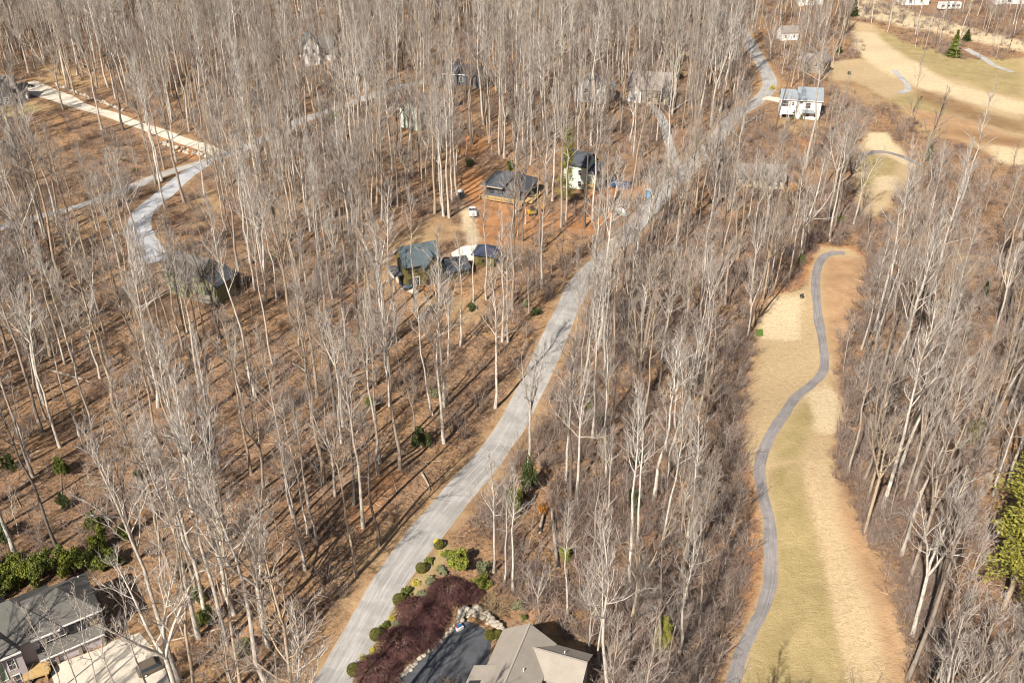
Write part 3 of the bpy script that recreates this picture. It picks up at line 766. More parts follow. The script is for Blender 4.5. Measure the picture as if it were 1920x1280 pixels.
dk = MB(); dk.box(-1.5, 2.6, -4.2, -1.5, 0.3, 0.5)
for xx in (-1.3, 2.4): dk.box(xx - .1, xx + .1, -4.1, -3.9, -1.5, .3)
dk.build('deck', plain('orange_deck', (0.42, 0.20, 0.07), 0.8, 0.2, 0.3), olive)
simple_house('shed', 'small olive shed with navy pyramid roof beside the white parking pad', 912, 492, -14, [dict(b=(-2.6, 2.6, -2.4, 2.4), ze=3.0, zr=5.0, kind='hip', o=.5)], Wl_olive, R_navy, [(0, -2.4, 1.2, .8, .9, 'f')], frame=Wl_olive)['category'] = 'shed'

# --- house under construction with timber deck
build = simple_house('unfinished_house', 'unfinished house with charcoal roof on a raw timber deck above orange soil', 956, 366, -22, [
    dict(b=(-6.0, 6.0, -3.4, 5.0), ze=3.7, zr=7.0, kind='hip', o=1.2),
    dict(b=(0.2, 4.8, -4.2, 1.5), ze=4.4, zr=7.4, along='y', o=.7)], Wl_slate, R_black,
    [(-4.4, -3.4, 1.5, 1.4, 1.5, 'f', M['dark']), (-1.6, -3.4, 1.5, 1.4, 1.5, 'f', M['dark']), (2.5, -4.2, 1.4, 1.8, 2.0, 'f', M['dark'])])
dk = MB(); dk.box(-6.6, 6.6, -7.2, -4.7, 0.9, 1.1); dk.box(6.3, 8.8, -5.0, 2.0, .9, 1.1)
dk.build('deck', M['timber'], build)
pm = MB(); pm.box(-.1, .1, -.1, .1, -2.2, 2.1); pm = pm.mesh('post', M['timber'])
for xx in (-6.4, -4.2, -2.0, 0.2, 2.4, 4.6, 6.4): link('post', pm, build, (xx, -7.1, 0))
for yy in (-4.5, -1.5, 1.5): link('post', pm, build, (8.7, yy, 0))
rl_ = MB(); rl_.box(-6.5, 6.5, -7.17, -7.08, 1.95, 2.06); rl_.box(-6.5, 6.5, -7.16, -7.09, 1.5, 1.57); rl_.build('railing', M['timber'], build)
fl = MB(); fl.box(-7.2, -0.4, -4.72, -4.61, 3.6, 3.9); fl.build('fascia', Wl_taupe, build)

mint = simple_house('mint_house', 'tall pale mint house with charcoal roofs rising behind the narrow pine', 1080, 352, -30, [
    dict(b=(-3.6, 3.6, -1.0, 5.5), ze=7.6, zr=10.4, along='x'), dict(b=(3.6, 6.6, -0.5, 5.0), ze=5.6, zr=7.0, kind='shed')], Wl_mint, R_black,
    [(1.6, -1.0, 4.6, 1.0, 1.5, 'f'), (1.6, -1.0, 1.2, 1.0, 1.5, 'f'), (-1.6, -1.0, 4.6, 1.0, 1.5, 'f')])
bb = MB(); bb.box(3.7, 6.8, -2.6, -0.6, 2.5, 2.7)
for xx in (3.9, 6.6): bb.box(xx - .09, xx + .09, -2.5, -2.3, -1.5, 3.5)
bb.build('balcony', M['timber'], mint)

left = simple_house('grey_roofed_house', 'grey roofed house with yellow green siding at the foot of the blue grey driveway', 362, 548, -24, [
    dict(b=(-7.2, 3.6, -0.6, 6.6), ze=5.2, zr=8.2, along='x'), dict(b=(-4.6, 0.4, -2.6, 3.0), ze=4.4, zr=6.4, along='y'),
    dict(b=(3.6, 8.8, -1.6, 5.0), ze=4.3, zr=6.2, along='y', roof=R_black)], Wl_ygreen, R_grey,
    [(-6.0, -0.6, 2.6, .9, 1.3, 'f'), (-2.1, -2.6, 1.6, 1.4, 1.4, 'f'), (-7.2, 1.8, 2.6, .9, 1.3, 'l'), (-7.2, 4.4, 2.6, .9, 1.3, 'l'), (6.2, -1.6, 1.4, 1.6, 1.5, 'f')], Wl_ygreen, frame=Wl_ygreen)
dk = MB(); dk.box(3.4, 9.4, -4.4, -1.7, 1.0, 1.2)
for xx in (3.6, 6.4, 9.2): dk.box(xx - .1, xx + .1, -4.3, -4.1, -2, 2.1)
dk.box(3.4, 9.4, -4.27, -4.15, 2.0, 2.1); dk.build('deck', Wl_stone, left)

simple_house('slate_house', 'dark slate house with brown roof at the head of the cream driveway', 2, 196, 20, [
    dict(b=(-9, 5.5, 0, 9), ze=5.6, zr=9.0, along='x'), dict(b=(-1.0, 4.5, -1.6, 4), ze=5.4, zr=8.0, along='y'), dict(b=(5.5, 9.0, 2.0, 8.0), ze=3.2, zr=4.4, kind='shed', wall=Wl_white)], Wl_slate, R_brown,
    [(1.7, -1.6, 5.2, .9, 1.5, 'f'), (-0.1, -1.6, 1.2, 1.1, 1.5, 'f'), (2.6, -1.6, 1.2, 1.1, 1.5, 'f'), (-4, 0, 2.0, 1.1, 1.5, 'f')])
simple_house('white_gabled_house', 'white gabled house with dark green roof alone in the upper wood', 600, 118, 14, [
    dict(b=(-7.0, 0.0, -2.0, 8), ze=7.4, zr=11.2, along='y', o=.7), dict(b=(0.0, 7.4, 1.0, 8), ze=5.6, zr=9.0, along='x')], Wl_white, R_green,
    [(-5.0, -2.0, 4.6, 1.1, 1.7, 'f'), (-2.0, -2.0, 4.6, 1.1, 1.7, 'f'), (3.6, 1.0, 2.6, 2.4, 1.9, 'f'), (-3.5, -2.0, 1.2, 1.2, 1.8, 'f')])
simple_house('pale_gabled_house', 'narrow pale mint gable and brown roof in the wood below the upper lane', 772, 243, -32, [
    dict(b=(-4.6, 4.0, 0, 9.0), ze=7.0, zr=10.2, along='y', o=.6), dict(b=(4.0, 7.5, 2, 8), ze=5.0, zr=6.4, kind='shed', roof=R_black, wall=Wl_slate)], Wl_mint, R_brown, [(0, 0, 4.5, 1.0, 1.6, 'f')])
simple_house('low_dark_house', 'low dark roofed house with white trim at the top of the upper lane', 870, 160, -10, [
    dict(b=(-8, 4, 0, 8), ze=4.2, zr=6.8, along='x', roof=R_black), dict(b=(4, 9, -2, 6), ze=4.0, zr=6.2, along='y', roof=R_black)], Wl_slate, R_black,
    [(-5, 0, 1.4, 1.2, 1.5, 'f'), (-1, 0, 1.4, 1.2, 1.5, 'f')], M['white'])
simple_house('grey_clapboard_house', 'pale grey house with twin gables left of the house with a white porch gable', 1104, 192, -18, [
    dict(b=(-5.5, 3.0, 0, 8), ze=6.0, zr=8.8, along='y'), dict(b=(3.0, 8.0, -1.5, 6), ze=5.6, zr=7.8, along='y', roof=R_blue)], plain('pale_grey_siding', (0.50, 0.50, 0.50), 0.8, 0.2, 0.08), R_brown,
    [(-1.2, 0, 3.4, 1.1, 1.5, 'f'), (5.5, -1.5, 3.2, 1.0, 1.7, 'f'), (5.5, -1.5, .6, 1.0, 1.7, 'f')])['label'] = 'pale grey twin gable house deep in the middle wood'
simple_house('white_porch_house', 'brown roofed house with one white porch gable at the end of the side driveway', 1204, 192, -14, [
    dict(b=(-5.5, 9.0, 1.5, 11), ze=4.6, zr=9.4, along='x'), dict(b=(-5.0, -0.4, -1.5, 4), ze=4.2, zr=6.6, along='y', wall=Wl_white), dict(b=(0.4, 9.4, -1.0, 1.4), ze=2.6, zr=3.7, kind='shed', wall=Wl_cream)], Wl_taupe, R_brown,
    [(-2.7, -1.5, 1.2, 2.6, 2.2, 'f'), (3.0, -1.0, .8, 1.1, 1.3, 'f'), (7.0, -1.0, .8, 1.1, 1.3, 'f')])
simple_house('white_house', 'white two storey house with blue grey roofs above the wood by the bending road', 1508, 222, -10, [
    dict(b=(-4.0, 6.2, -1.0, 8.0), ze=7.6, zr=11.0, along='x', o=.55), dict(b=(-10.8, -4.0, 3.0, 10.0), ze=6.4, zr=9.0, along='x', o=.5)], Wl_white, R_blue,
    [(0.6, -1.0, 4.4, 2.0, 2.0, 'f'), (-8.8, 3.0, 3.4, 2.6, 2.2, 'f'), (-5.4, 3.0, 4.0, .8, 1.2, 'f'), (-2.4, -1.0, 6.0, 1.4, .7, 'f'), (0.6, -1.0, 1.0, 2.0, 1.8, 'f'), (4.4, -1.0, 1.0, 1.2, 1.8, 'f')], M['white'])
o = bpy.data.objects['white_house']; o.scale = (.78, .85, .9)
dk = MB(); dk.box(-10.6, -4.1, -2.0, 2.9, 1.8, 2.0)
for xx in (-10.4, -7.3, -4.3): dk.box(xx - .12, xx + .12, -1.9, -1.7, -1.5, 3.0)
dk.box(-10.6, -4.1, -1.86, -1.76, 2.9, 3.0); dk.build('deck', Wl_white, o)
aw = MB(); aw.hexa([(-1.6, -3.0, 2.9), (3.6, -3.0, 2.9), (3.6, -1.02, 3.5), (-1.6, -1.02, 3.5)], [(-1.6, -3.0, 3.02), (3.6, -3.0, 3.02), (3.6, -1.02, 3.62), (-1.6, -1.02, 3.62)]); aw.build('awning', R_blue, o)
dm = MB(); dm.box(2.6, 5.8, 1.2, 3.2, 8.3, 9.3); dm.build('dormer', Wl_white, o)
SG = simple_house('stone_grey_house', 'grey brown house showing a steep gable end beyond the white house', 1528, 138, -38, [
    dict(b=(-4.5, 4.0, 0, 8.5), ze=6.0, zr=10.0, along='y', o=.5), dict(b=(-10, -4.5, 2, 8.5), ze=4.5, zr=7.5, along='x')], Wl_stone, R_brown, [(0, 0, 3.4, 1.2, 1.6, 'f')])
SG.scale = (.8, .8, .8)
WC = simple_house('white_cottage', 'small white cottage deep among trees past the bend in the road', 1480, 76, 8, [dict(b=(-6, 6, 0, 8), ze=4.6, zr=7.4, along='x')], Wl_white, R_brown, [(-3, 0, 1.5, 1.3, 1.5, 'f'), (3, 0, 1.5, 1.3, 1.5, 'f')])
WC.scale = (.65, .7, .75)
CH = simple_house('cream_house', 'low cream house with wide brown roof hidden behind trees beside the main road', 1424, 352, -8, [
    dict(b=(-7.6, 1.5, 0, 9), ze=3.6, zr=7.2, along='x'), dict(b=(1.5, 8.0, -0.8, 9), ze=3.8, zr=7.6, along='x')], Wl_cream, R_brown,
    [(-5.6, 0, 1.2, 1.0, 1.4, 'f'), (-3.4, 0, 1.2, 1.0, 1.4, 'f'), (3.2, -.8, 1.2, 1.2, 1.5, 'f'), (6.0, -.8, 1.2, 1.2, 1.5, 'f')])
CH.scale = (.85, .8, .8)
simple_house('far_white_house', 'far white house on the pale field near a white trailer', 1716, 10, 5, [dict(b=(-7, 7, 0, 8), ze=4.0, zr=6.5, along='x')], Wl_white, R_blue, [(-3, 0, 1.2, 1.3, 1.4, 'f'), (3, 0, 1.2, 1.3, 1.4, 'f')])
simple_house('far_red_barn', 'far barn with red roof past the wood at the field edge', 1902, 8, 0, [dict(b=(-9, 9, 0, 9), ze=4.0, zr=6.5, along='x')], Wl_white, Wl_red, [(-3, 0, 1.0, 1.6, 1.8, 'f')])['category'] = 'barn'
simple_house('far_blue_house', 'far house with blue roof at the top of the wood', 1520, 10, 0, [dict(b=(-6, 6, 0, 8), ze=4.0, zr=6.5, along='x')], Wl_white, plain('blue_roof_metal', (0.16, 0.24, 0.42)), [(0, 0, 1.0, 1.6, 1.5, 'f')])

# ------------------------------------------------------------------ vehicles and small things
def car(name, label, px, py, yaw, paint, L=4.6, Wd=1.85, Ht=1.6, boxy=False, bed=False, cat='car'):
    p = G(px, py)
    t = thing(name, label, cat, (p.x, p.y, p.z + .06), RAD(yaw))
    h = L / 2; w = Wd / 2
    m = MB()
    belt = Ht * .58
    # lower body with tapered nose and tail
    S = [(-h, .42, belt * .8, .9), (-h + .25, .3, belt * .95, 1), (-h * .3, .28, belt, 1), (h * .3, .28, belt, 1), (h - .35, .3, belt * .86, .97), (h, .42, belt * .7, .86)]
    ring = []
    for x_, z0, z1, k in S: ring.append([(x_, -w * k, z0), (x_, w * k, z0), (x_, w * k, z1), (x_, -w * k, z1)])
    V = np.array(ring).reshape(-1, 3); F = []
    for a in range(len(S) - 1):
        for b in range(4): F.append((a * 4 + b, a * 4 + (b + 1) % 4, a * 4 + 4 + (b + 1) % 4, a * 4 + 4 + b))
    F += [(3, 2, 1, 0), tuple(len(V) - 4 + q for q in range(4))]
    m.add(V, F)
    c0, c1, r0, r1 = (-h * .9, h * .42, -h * .8, h * .15) if boxy else (-h * .8, h * .45, -h * .5, h * .1)
    if bed: c0, c1, r0, r1 = -h * .15, h * .5, -h * .1, h * .25
    m.hexa([(r0, -w * .8, Ht - .1), (r1, -w * .8, Ht - .1), (r1, w * .8, Ht - .1), (r0, w * .8, Ht - .1)], [(r0 + .1, -w * .76, Ht), (r1 - .1, -w * .76, Ht), (r1 - .1, w * .76, Ht), (r0 + .1, w * .76, Ht)])
    m.build('body', paint, t)
    g = MB(); g.hexa([(c0, -w * .95, belt - .02), (c1, -w * .95, belt - .02), (c1, w * .95, belt - .02), (c0, w * .95, belt - .02)], [(r0, -w * .79, Ht - .09), (r1, -w * .79, Ht - .09), (r1, w * .79, Ht - .09), (r0, w * .79, Ht - .09)])
    g.build('windows', M['glass'], t)
    wm = MB(); wm.tube([(0, -.12, 0), (0, .12, 0)], [.34, .34], 12, True); wme = wm.mesh('wheel', M['rubber'])
    rm = MB(); rm.tube([(0, -.13, 0), (0, .13, 0)], [.19, .19], 8, True); rme = rm.mesh('rim', M['white'])
    for sx in (-.62, .62):
        for sy in (-1, 1):
            o = link('wheel', wme, t, (h * sx, sy * (w - .1), .34)); link('rim', rme, o)
    lm = MB(); lm.box(-.03, .03, -.18, .18, -.08, .08); lme = lm.mesh('headlight', M['white'])
    for sy in (-1, 1): link('headlight', lme, t, (h - .03, sy * w * .62, belt * .62))
    return t

P_white = plain('white_car_paint', (0.75, 0.74, 0.72), 0.3, 0.5, 0.04)
P_dark = plain('black_car_paint', (0.03, 0.032, 0.036), 0.3, 0.5, 0.1)
P_brown = plain('bronze_car_paint', (0.13, 0.10, 0.075), 0.4, 0.5, 0.12)
car('pickup_truck', 'white pickup with dark bed parked on orange soil below the unfinished house', 886, 401, 96, P_white, 5.4, 2.0, 1.85, bed=True, cat='truck')
car('parked_car', 'black car parked on the cream apron beside the slate house', 50, 164, 20, P_dark, 4.6, 1.9, 1.6, boxy=True)
car('parked_car', 'bronze brown car parked at the edge of the pale forecourt', 290, 1252, 35, P_brown, 4.6, 1.85, 1.6, boxy=True)

p = G(1164, 350)
t = thing('dumpster', 'open blue roll-off dumpster on bare soil beside the mint house', 'dumpster', (p.x, p.y, p.z), RAD(-18))
blue = plain('blue_dumpster_paint', (0.03, 0.11, 0.26), 0.6, 0.3, 0.2)
m = MB(); L_, w_, h_ = 2.9, 1.1, 1.4
m.box(-L_, L_, -w_, w_, .2, .32); m.box(-L_, L_, -w_, -w_ + .08, .32, h_); m.box(-L_, L_, w_ - .08, w_, .32, h_); m.box(-L_, -L_ + .08, -w_ + .08, w_ - .08, .32, h_); m.box(L_ - .08, L_, -w_ + .08, w_ - .08, .32, h_)
m.build('bin', blue, t)
rb = MB(); rb.box(-.06, .06, -w_ - .07, -w_ - .002, .25, h_ - .05); rbm = rb.mesh('rib', blue)
for k in range(7): link('rib', rbm, t, (-2.55 + k * .85, 0, 0))
ju = MB(); ju.box(-2.6, 0.5, -.9, .9, .33, 1.0); ju.box(0.8, 2.6, -.8, .7, .33, .8); ju.build('load', plain('rubble_load', (0.45, 0.40, 0.33), 0.9, 0.2, 0.5, 3), t)
rl2 = MB()
for xx in (-2.6, 2.6): rl2.box(xx - .2, xx + .2, -.9, .9, -.1, .19)
rl2.build('skid', M['dark'], t)

def cabin(name, label, cat, px, py, yaw, w, d, h, wall, roof, door):
    p = G(px, py); t = thing(name, label, cat, (p.x, p.y, p.z), RAD(yaw))
    m = MB(); m.box(-w / 2, w / 2, -d / 2, d / 2, -.1, h); m.build('shell', wall, t)
    m = MB(); m.hexa([(-w / 2 - .06, -d / 2 - .06, h + .002), (w / 2 + .06, -d / 2 - .06, h + .002), (w / 2 + .06, d / 2 + .06, h + .002), (-w / 2 - .06, d / 2 + .06, h + .002)], [(-w / 2 + .1, -d / 4, h + .25), (w / 2 - .1, -d / 4, h + .25), (w / 2 - .1, d / 4, h + .25), (-w / 2 + .1, d / 4, h + .25)]); m.build('roof', roof, t)
    m = MB(); m.box(-w * .32, w * .32, -d / 2 - .05, -d / 2 - .002, .15, h * .86); o = m.build('door', door, t)
    m = MB(); m.box(w * .2, w * .26, -d / 2 - .09, -d / 2 - .052, h * .45, h * .52); m.build('handle', M['dark'], o)
    return t
blue2 = plain('pale_blue_plastic', (0.16, 0.36, 0.55), 0.5, 0.3, 0.1)
cabin('portable_toilet', 'pale blue portable toilet by the main road past the blue dumpster', 'toilet', 1215, 370, -20, 1.5, 1.5, 2.4, blue2, M['white'], blue2)
cabin('portable_toilet', 'dark grey portable toilet on the track up to the unfinished house', 'toilet', 864, 372, -20, 1.4, 1.4, 2.3, plain('grey_plastic', (0.14, 0.17, 0.18)), M['white'], M['dark'])
# utility trailer
p = G(1166, 404)
t = thing('utility_trailer', 'small pale green utility trailer on orange soil near the main road', 'trailer', (p.x, p.y, p.z), RAD(-55))
m = MB(); m.box(-1.9, 1.9, -.9, .9, .55, 1.5); m.build('box', plain('pale_green_paint', (0.42, 0.50, 0.42), 0.5), t)
m = MB(); m.box(-1.95, 1.95, -.95, .95, 1.502, 1.6); m.build('lid', M['white'], t)
wm = MB(); wm.tube([(0, -.1, 0), (0, .1, 0)], [.33, .33], 12, True); wme = wm.mesh('wheel', M['rubber'])
for sy in (-1, 1): link('wheel', wme, t, (0, sy * 1.02, .33))
m = MB(); m.box(1.9, 3.1, -.05, .05, .5, .6); m.box(-1.7, 1.7, -.05, .05, .4, .55); m.build('hitch', M['dark'], t)
# yellow digger
p = G(998, 402)
t = thing('mini_excavator', 'small yellow digger beside the deck of the unfinished house', 'excavator', (p.x, p.y, p.z), RAD(20))
yel = plain('digger_yellow', (0.65, 0.40, 0.03), 0.5, 0.4, 0.1)
for sy in (-1, 1):
    m = MB(); m.hexa([(-1.1, sy * .8 - .18, 0), (1.1, sy * .8 - .18, 0), (1.1, sy * .8 + .18, 0), (-1.1, sy * .8 + .18, 0)], [(-1.3, sy * .8 - .18, .55), (1.3, sy * .8 - .18, .55), (1.3, sy * .8 + .18, .55), (-1.3, sy * .8 + .18, .55)]); m.build('track', M['rubber'], t)
m = MB(); m.box(-1.3, .9, -.8, .8, .6, 1.3); m.build('body', yel, t)
m = MB(); m.hexa([(-.6, -.65, 1.302), (.6, -.65, 1.302), (.6, .45, 1.302), (-.6, .45, 1.302)], [(-.55, -.6, 2.5), (.35, -.6, 2.5), (.35, .4, 2.5), (-.55, .4, 2.5)]); m.build('cab', M['glass'], t)
m = MB(); m.tube([(.8, .1, 1.2), (1.9, .1, 2.6), (2.9, .1, 2.2), (3.2, .1, .9)], [.16, .15, .13, .1], 6, True); m.build('boom', yel, t)
m = MB(); m.box(2.9, 3.5, -.25, .45, .2, .9); m.build('bucket', M['dark'], t)
# far trailer
p = G(1778, 18)
t = thing('caravan', 'far white trailer with dark windows at the edge of the pale field', 'trailer', (p.x, p.y, p.z), 0.1)
m = MB(); m.box(-5.5, 5.5, -1.5, 1.5, .6, 3.2); m.build('body', M['white'], t)
m = MB()
m.box(-5.6, 5.6, -1.6, 1.6, 3.202, 3.4); m.build('roof', M['white'], t)
wmesh = MB(); wmesh.box(-.8, .8, -.05, .05, 0, .9); wmesh = wmesh.mesh('window', M['glass'])
for xx in (-3.8, -1.2, 1.4, 3.8): link('window', wmesh, t, (xx, -1.52, 1.7))
for xx in (-2, 2):
    o = link('wheel', wme, t, (xx, -1.3, .33))
# round covered tub beside the olive house
p = G(765, 541)
t = thing('hot_tub', 'round dark covered tub on the path beside the olive house', 'tub', (p.x, p.y, p.z))
m = MB(); m.tube([(0, 0, -.1), (0, 0, .85)], [1.1, 1.15], 20, True); m.build('shell', M['dark'], t)
m = MB(); m.tube([(0, 0, .86), (0, 0, .98)], [1.2, 1.12], 20, True); m.build('lid', plain('tub_cover', (0.06, 0.10, 0.12), 0.6), t)
# tee marker, tee mat, mail box
p = G(1502, 562)
t = thing('tee_sign', 'small dark tee sign on a pale post beside the upper tee', 'sign', (p.x, p.y, p.z), .3)
m = MB(); m.box(-.06, .06, -.06, .06, -.2, 1.2); m.build('post', M['timber'], t)
m = MB(); m.hexa([(-.5, -.12, .85), (.5, -.12, .85), (.5, -.04, .85), (-.5, -.04, .85)], [(-.5, .1, 1.5), (.5, .1, 1.5), (.5, .18, 1.5), (-.5, .18, 1.5)]); m.build('board', M['dark'], t)
t = pad('tee_mat', [(1416, 618), (1430, 617), (1431, 630), (1418, 631)], plain('green_mat', (0.11, 0.17, 0.035), 0.9, 0.1, 0.3, 2), 0.07)
tag(t, 'small square green mat at the wood edge beside the upper tee', 'mat', kind='thing')
p = G(818, 1025)
t = thing('mailbox', 'yellow and white box on a post by the topmost clipped shrub', 'mailbox', (p.x, p.y, p.z), .6)
m = MB(); m.box(-.07, .07, -.07, .07, -.2, 1.05); m.build('post', M['white'], t)
m = MB(); m.box(-.35, .35, -.28, .28, 1.052, 1.5); m.build('box', M['leaf_yellow'], t)
p = G(861, 1178)
t = thing('garden_ornament', 'white ornament with blue and red patches by the boulder wall', 'ornament', (p.x, p.y, p.z + .06), .6)
m = MB(); m.box(-.55, .55, -.4, .4, 0, .5); m.build('base', M['white'], t)
m = MB(); m.box(-.3, .35, -.25, .2, .502, .72); m.build('blue_patch', blue, t)
m = MB(); m.box(-.5, -.32, -.25, .2, .502, .66); m.build('red_patch', Wl_red, t)

# boulders of the retaining wall
rr = random.Random(11)
def boulder_mesh(seed, mat):
    bm = bmesh.new(); bmesh.ops.create_icosphere(bm, subdivisions=2, radius=1.0)
    r = random.Random(seed)
    ph = [r.uniform(0, 6) for _ in range(6)]
    for v in bm.verts:
        c = v.co
        k = 1 + .18 * math.sin(2.1 * c.x + ph[0]) + .15 * math.sin(2.7 * c.y + ph[1]) + .12 * math.sin(3.3 * c.z + ph[2]) + r.uniform(-.05, .05)
        v.co = Vector((c.x * 1.25, c.y, c.z * .8)) * k
    me = bpy.data.meshes.new('stone'); bm.to_mesh(me); bm.free(); me.materials.append(mat)
    return me
BM = [boulder_mesh(k, M['stone']) for k in range(5)]
p0 = G(905, 1160)
t = thing('boulder_wall', 'curved retaining wall of pale boulders round the head of the dark driveway', 'wall', (p0.x, p0.y, p0.z))
def stones(root, line, n, smin, smax, spread, rows=1):
    for k in range(n):
        a = (k + rr.random() * .5) / n * (len(line) - 1); i0 = min(int(a), len(line) - 2); f = a - i0
        px = line[i0][0] * (1 - f) + line[i0 + 1][0] * f + rr.uniform(-spread, spread); py = line[i0][1] * (1 - f) + line[i0 + 1][1] * f + rr.uniform(-spread, spread)
        p = G(px, py); s = rr.uniform(smin, smax)
        o = link('stone', BM[k % 5], root, (p.x - root.location.x, p.y - root.location.y, p.z - root.location.z + s * .35 + (k % rows) * .45))
        o.scale = (s, s * rr.uniform(.8, 1.1), s * rr.uniform(.8, 1.1)); o.rotation_euler = (rr.uniform(-.3, .3), rr.uniform(-.3, .3), rr.uniform(0, 6.28))
stones(t, [(860, 1166), (866, 1155), (880, 1149), (900, 1153), (915, 1160), (928, 1172), (940, 1182)], 84, .2, .5, 4.2, 3)
p0 = G(800, 1228)
t = thing('stone_edging', 'line of small pale stones edging the dark driveway under the purple maples', 'edging', (p0.x, p0.y, p0.z))
stones(t, [(856, 1172), (840, 1188), (815, 1210), (790, 1232), (765, 1256), (745, 1274)], 40, .16, .36, 2.2)
p0 = G(365, 290)
t = thing('rock_bank', 'scatter of pale rocks on the orange bank where the two driveways meet', 'rocks', (p0.x, p0.y, p0.z))
stones(t, [(300, 268), (330, 278), (360, 288), (390, 290)], 40, .3, .85, 5)
p0 = G(170, 180)
t = thing('low_stone_wall', 'low pale stone wall along the uphill side of the cream driveway', 'wall', (p0.x, p0.y, p0.z))
stones(t, [(105, 160), (135, 172), (165, 184), (200, 196), (232, 208)], 70, .35, .6, 1.2, 2)

# ------------------------------------------------------------------ plants
def rvec(r): 
    v = r.normal(size=3); return v / np.linalg.norm(v)

def polyline(r, p, d, L, n, up, wig):
    P = [p]; d = d / np.linalg.norm(d); st = L / (n - 1)
    for _ in range(n - 1):
        d = d + np.array([0, 0, up]) / (n - 1) + r.normal(size=3) * wig
        d = d / np.linalg.norm(d); p = p + d * st; P.append(p)
    return np.array(P)

def grow(kind, seed, detail):
    """unit: metres for a tree 30 m tall (sapling 9 m); returns trunk and crown collections"""
    r = np.random.default_rng(seed)
    T, C = MB(), MB()
    lead = []
    if kind == 'tall':
        n = 9
        P = np.zeros((n, 3)); P[:, 2] = np.linspace(0, 30, n)
        P[1:, :2] = np.cumsum(r.normal(0, .24, (n - 1, 2)), 0)
        t = np.linspace(0, 1, n); R = .26 * (1 - .86 * t); R[0] *= 1.4
        lead.append((P, R, r.uniform(.46, .6), 21, 5.6))
        P0 = P.copy(); P0[0, 2] = -.8; T.tube(P0, R, 7 if detail else 4)
    elif kind == 'forked':
        hf = r.uniform(8, 14)
        n = 4; P = np.zeros((n, 3)); P[:, 2] = np.linspace(0, hf, n); P[1:, :2] = np.cumsum(r.normal(0, .2, (n - 1, 2)), 0)
        R = np.linspace(.28, .22, n); R[0] *= 1.3
        P0 = P.copy(); P0[0, 2] = -.8; T.tube(P0, R, 7 if detail else 4)
        k = r.integers(2, 5); a0 = r.uniform(0, 6.28)
        for q in range(k):
            a = a0 + q * 6.28 / k + r.uniform(-.4, .4); inc = r.uniform(.16, .48)
            d = np.array([math.cos(a) * math.sin(inc), math.sin(a) * math.sin(inc), math.cos(inc)])
            L = (27 - hf) * r.uniform(.75, 1.05)
            Q = polyline(r, P[-1], d, L, 8, .5, .065)
            RR = np.linspace(.185, .03, 8)
            T.tube(Q, RR, 6 if detail else 4)
            lead.append((Q, RR, .15, int(36 / k), 5.0))
    else:
        n = 7; P = np.zeros((n, 3)); P[:, 2] = np.linspace(0, 9, n); P[1:, :2] = np.cumsum(r.normal(0, .18, (n - 1, 2)), 0)
        R = .075 * (1 - .8 * np.linspace(0, 1, n)); P0 = P.copy(); P0[0, 2] = -.4
        T.tube(P0, R, 5 if detail else 3)
        lead.append((P, R, .3, 13, 2.3))
    ks = 0.42 if kind == 'sapling' else 1.0
    for P, R, tc, nl, Lm in lead:
        ar = 0
        for q in range(nl):
            t = tc + (1 - tc) * ((q + r.random()) / nl) ** .9 * .99
            a = t * (len(P) - 1); i0 = min(int(a), len(P) - 2); f = a - i0
            p = P[i0] * (1 - f) + P[i0 + 1] * f; rad = R[i0] * (1 - f) + R[i0 + 1] * f
            ax = P[i0 + 1] - P[i0]; ax /= np.linalg.norm(ax)
            ar += 2.4 + r.uniform(-.6, .6)
            u = (t - tc) / (1 - tc)
            inc = ((.92 if kind == 'tall' else 1.02) - .55 * u) * r.uniform(.72, 1.15)
            side = np.array([math.cos(ar), math.sin(ar), 0]); side -= ax * (side @ ax); side /= np.linalg.norm(side) + 1e-6
            d = ax * math.cos(inc) + side * math.sin(inc)
            L = Lm * (1 - .62 * u) * r.uniform(.55, 1.15)
            if r.random() < .12 and detail: L *= .35
            Q = polyline(r, p, d, L, 5 if detail else 4, .55, .13)
            r0 = min(rad * .55, .10 * ks + .02)
            T.tube(Q, np.linspace(r0, .02 * (ks if ks < 1 else 1), len(Q)), 4 if detail and kind != 'sapling' else 3)
            ns = 6 if detail else 3
            if kind == 'sapling': ns = 4 if detail else 2
            for b in range(ns):
                s_ = .25 + .75 * (b + r.random()) / ns
                a2 = s_ * (len(Q) - 1); j0 = min(int(a2), len(Q) - 2)
                p2 = Q[j0] + (Q[j0 + 1] - Q[j0]) * (a2 - j0)
                dd = Q[j0 + 1] - Q[j0]; dd = dd / np.linalg.norm(dd)
                d2 = dd + rvec(r) * .8 + np.array([0, 0, .25])
                L2 = L * r.uniform(.28, .5)
                Q2 = polyline(r, p2, d2, L2, 4 if detail else 3, .35, .16)
                wr = .036 if detail else .05
                (T if detail else C).tube(Q2, np.linspace(wr * max(ks, .6) * .85, .014, len(Q2)), 3)
                for c in range(4 if detail else 2):
                    a3 = r.uniform(.2, 1) * (len(Q2) - 1); l0 = min(int(a3), len(Q2) - 2)
                    p3 = Q2[l0] + (Q2[l0 + 1] - Q2[l0]) * (a3 - l0)
                    d3 = (Q2[l0 + 1] - Q2[l0]) / np.linalg.norm(Q2[l0 + 1] - Q2[l0]) + rvec(r) * .85 + np.array([0, 0, .2])
                    Q3 = polyline(r, p3, d3, L2 * r.uniform(.4, .75), 3 if detail else 2, .25, .15)
                    C.tube(Q3, np.linspace(.018 if detail else .034, .009, len(Q3)), 3)
    return T, C

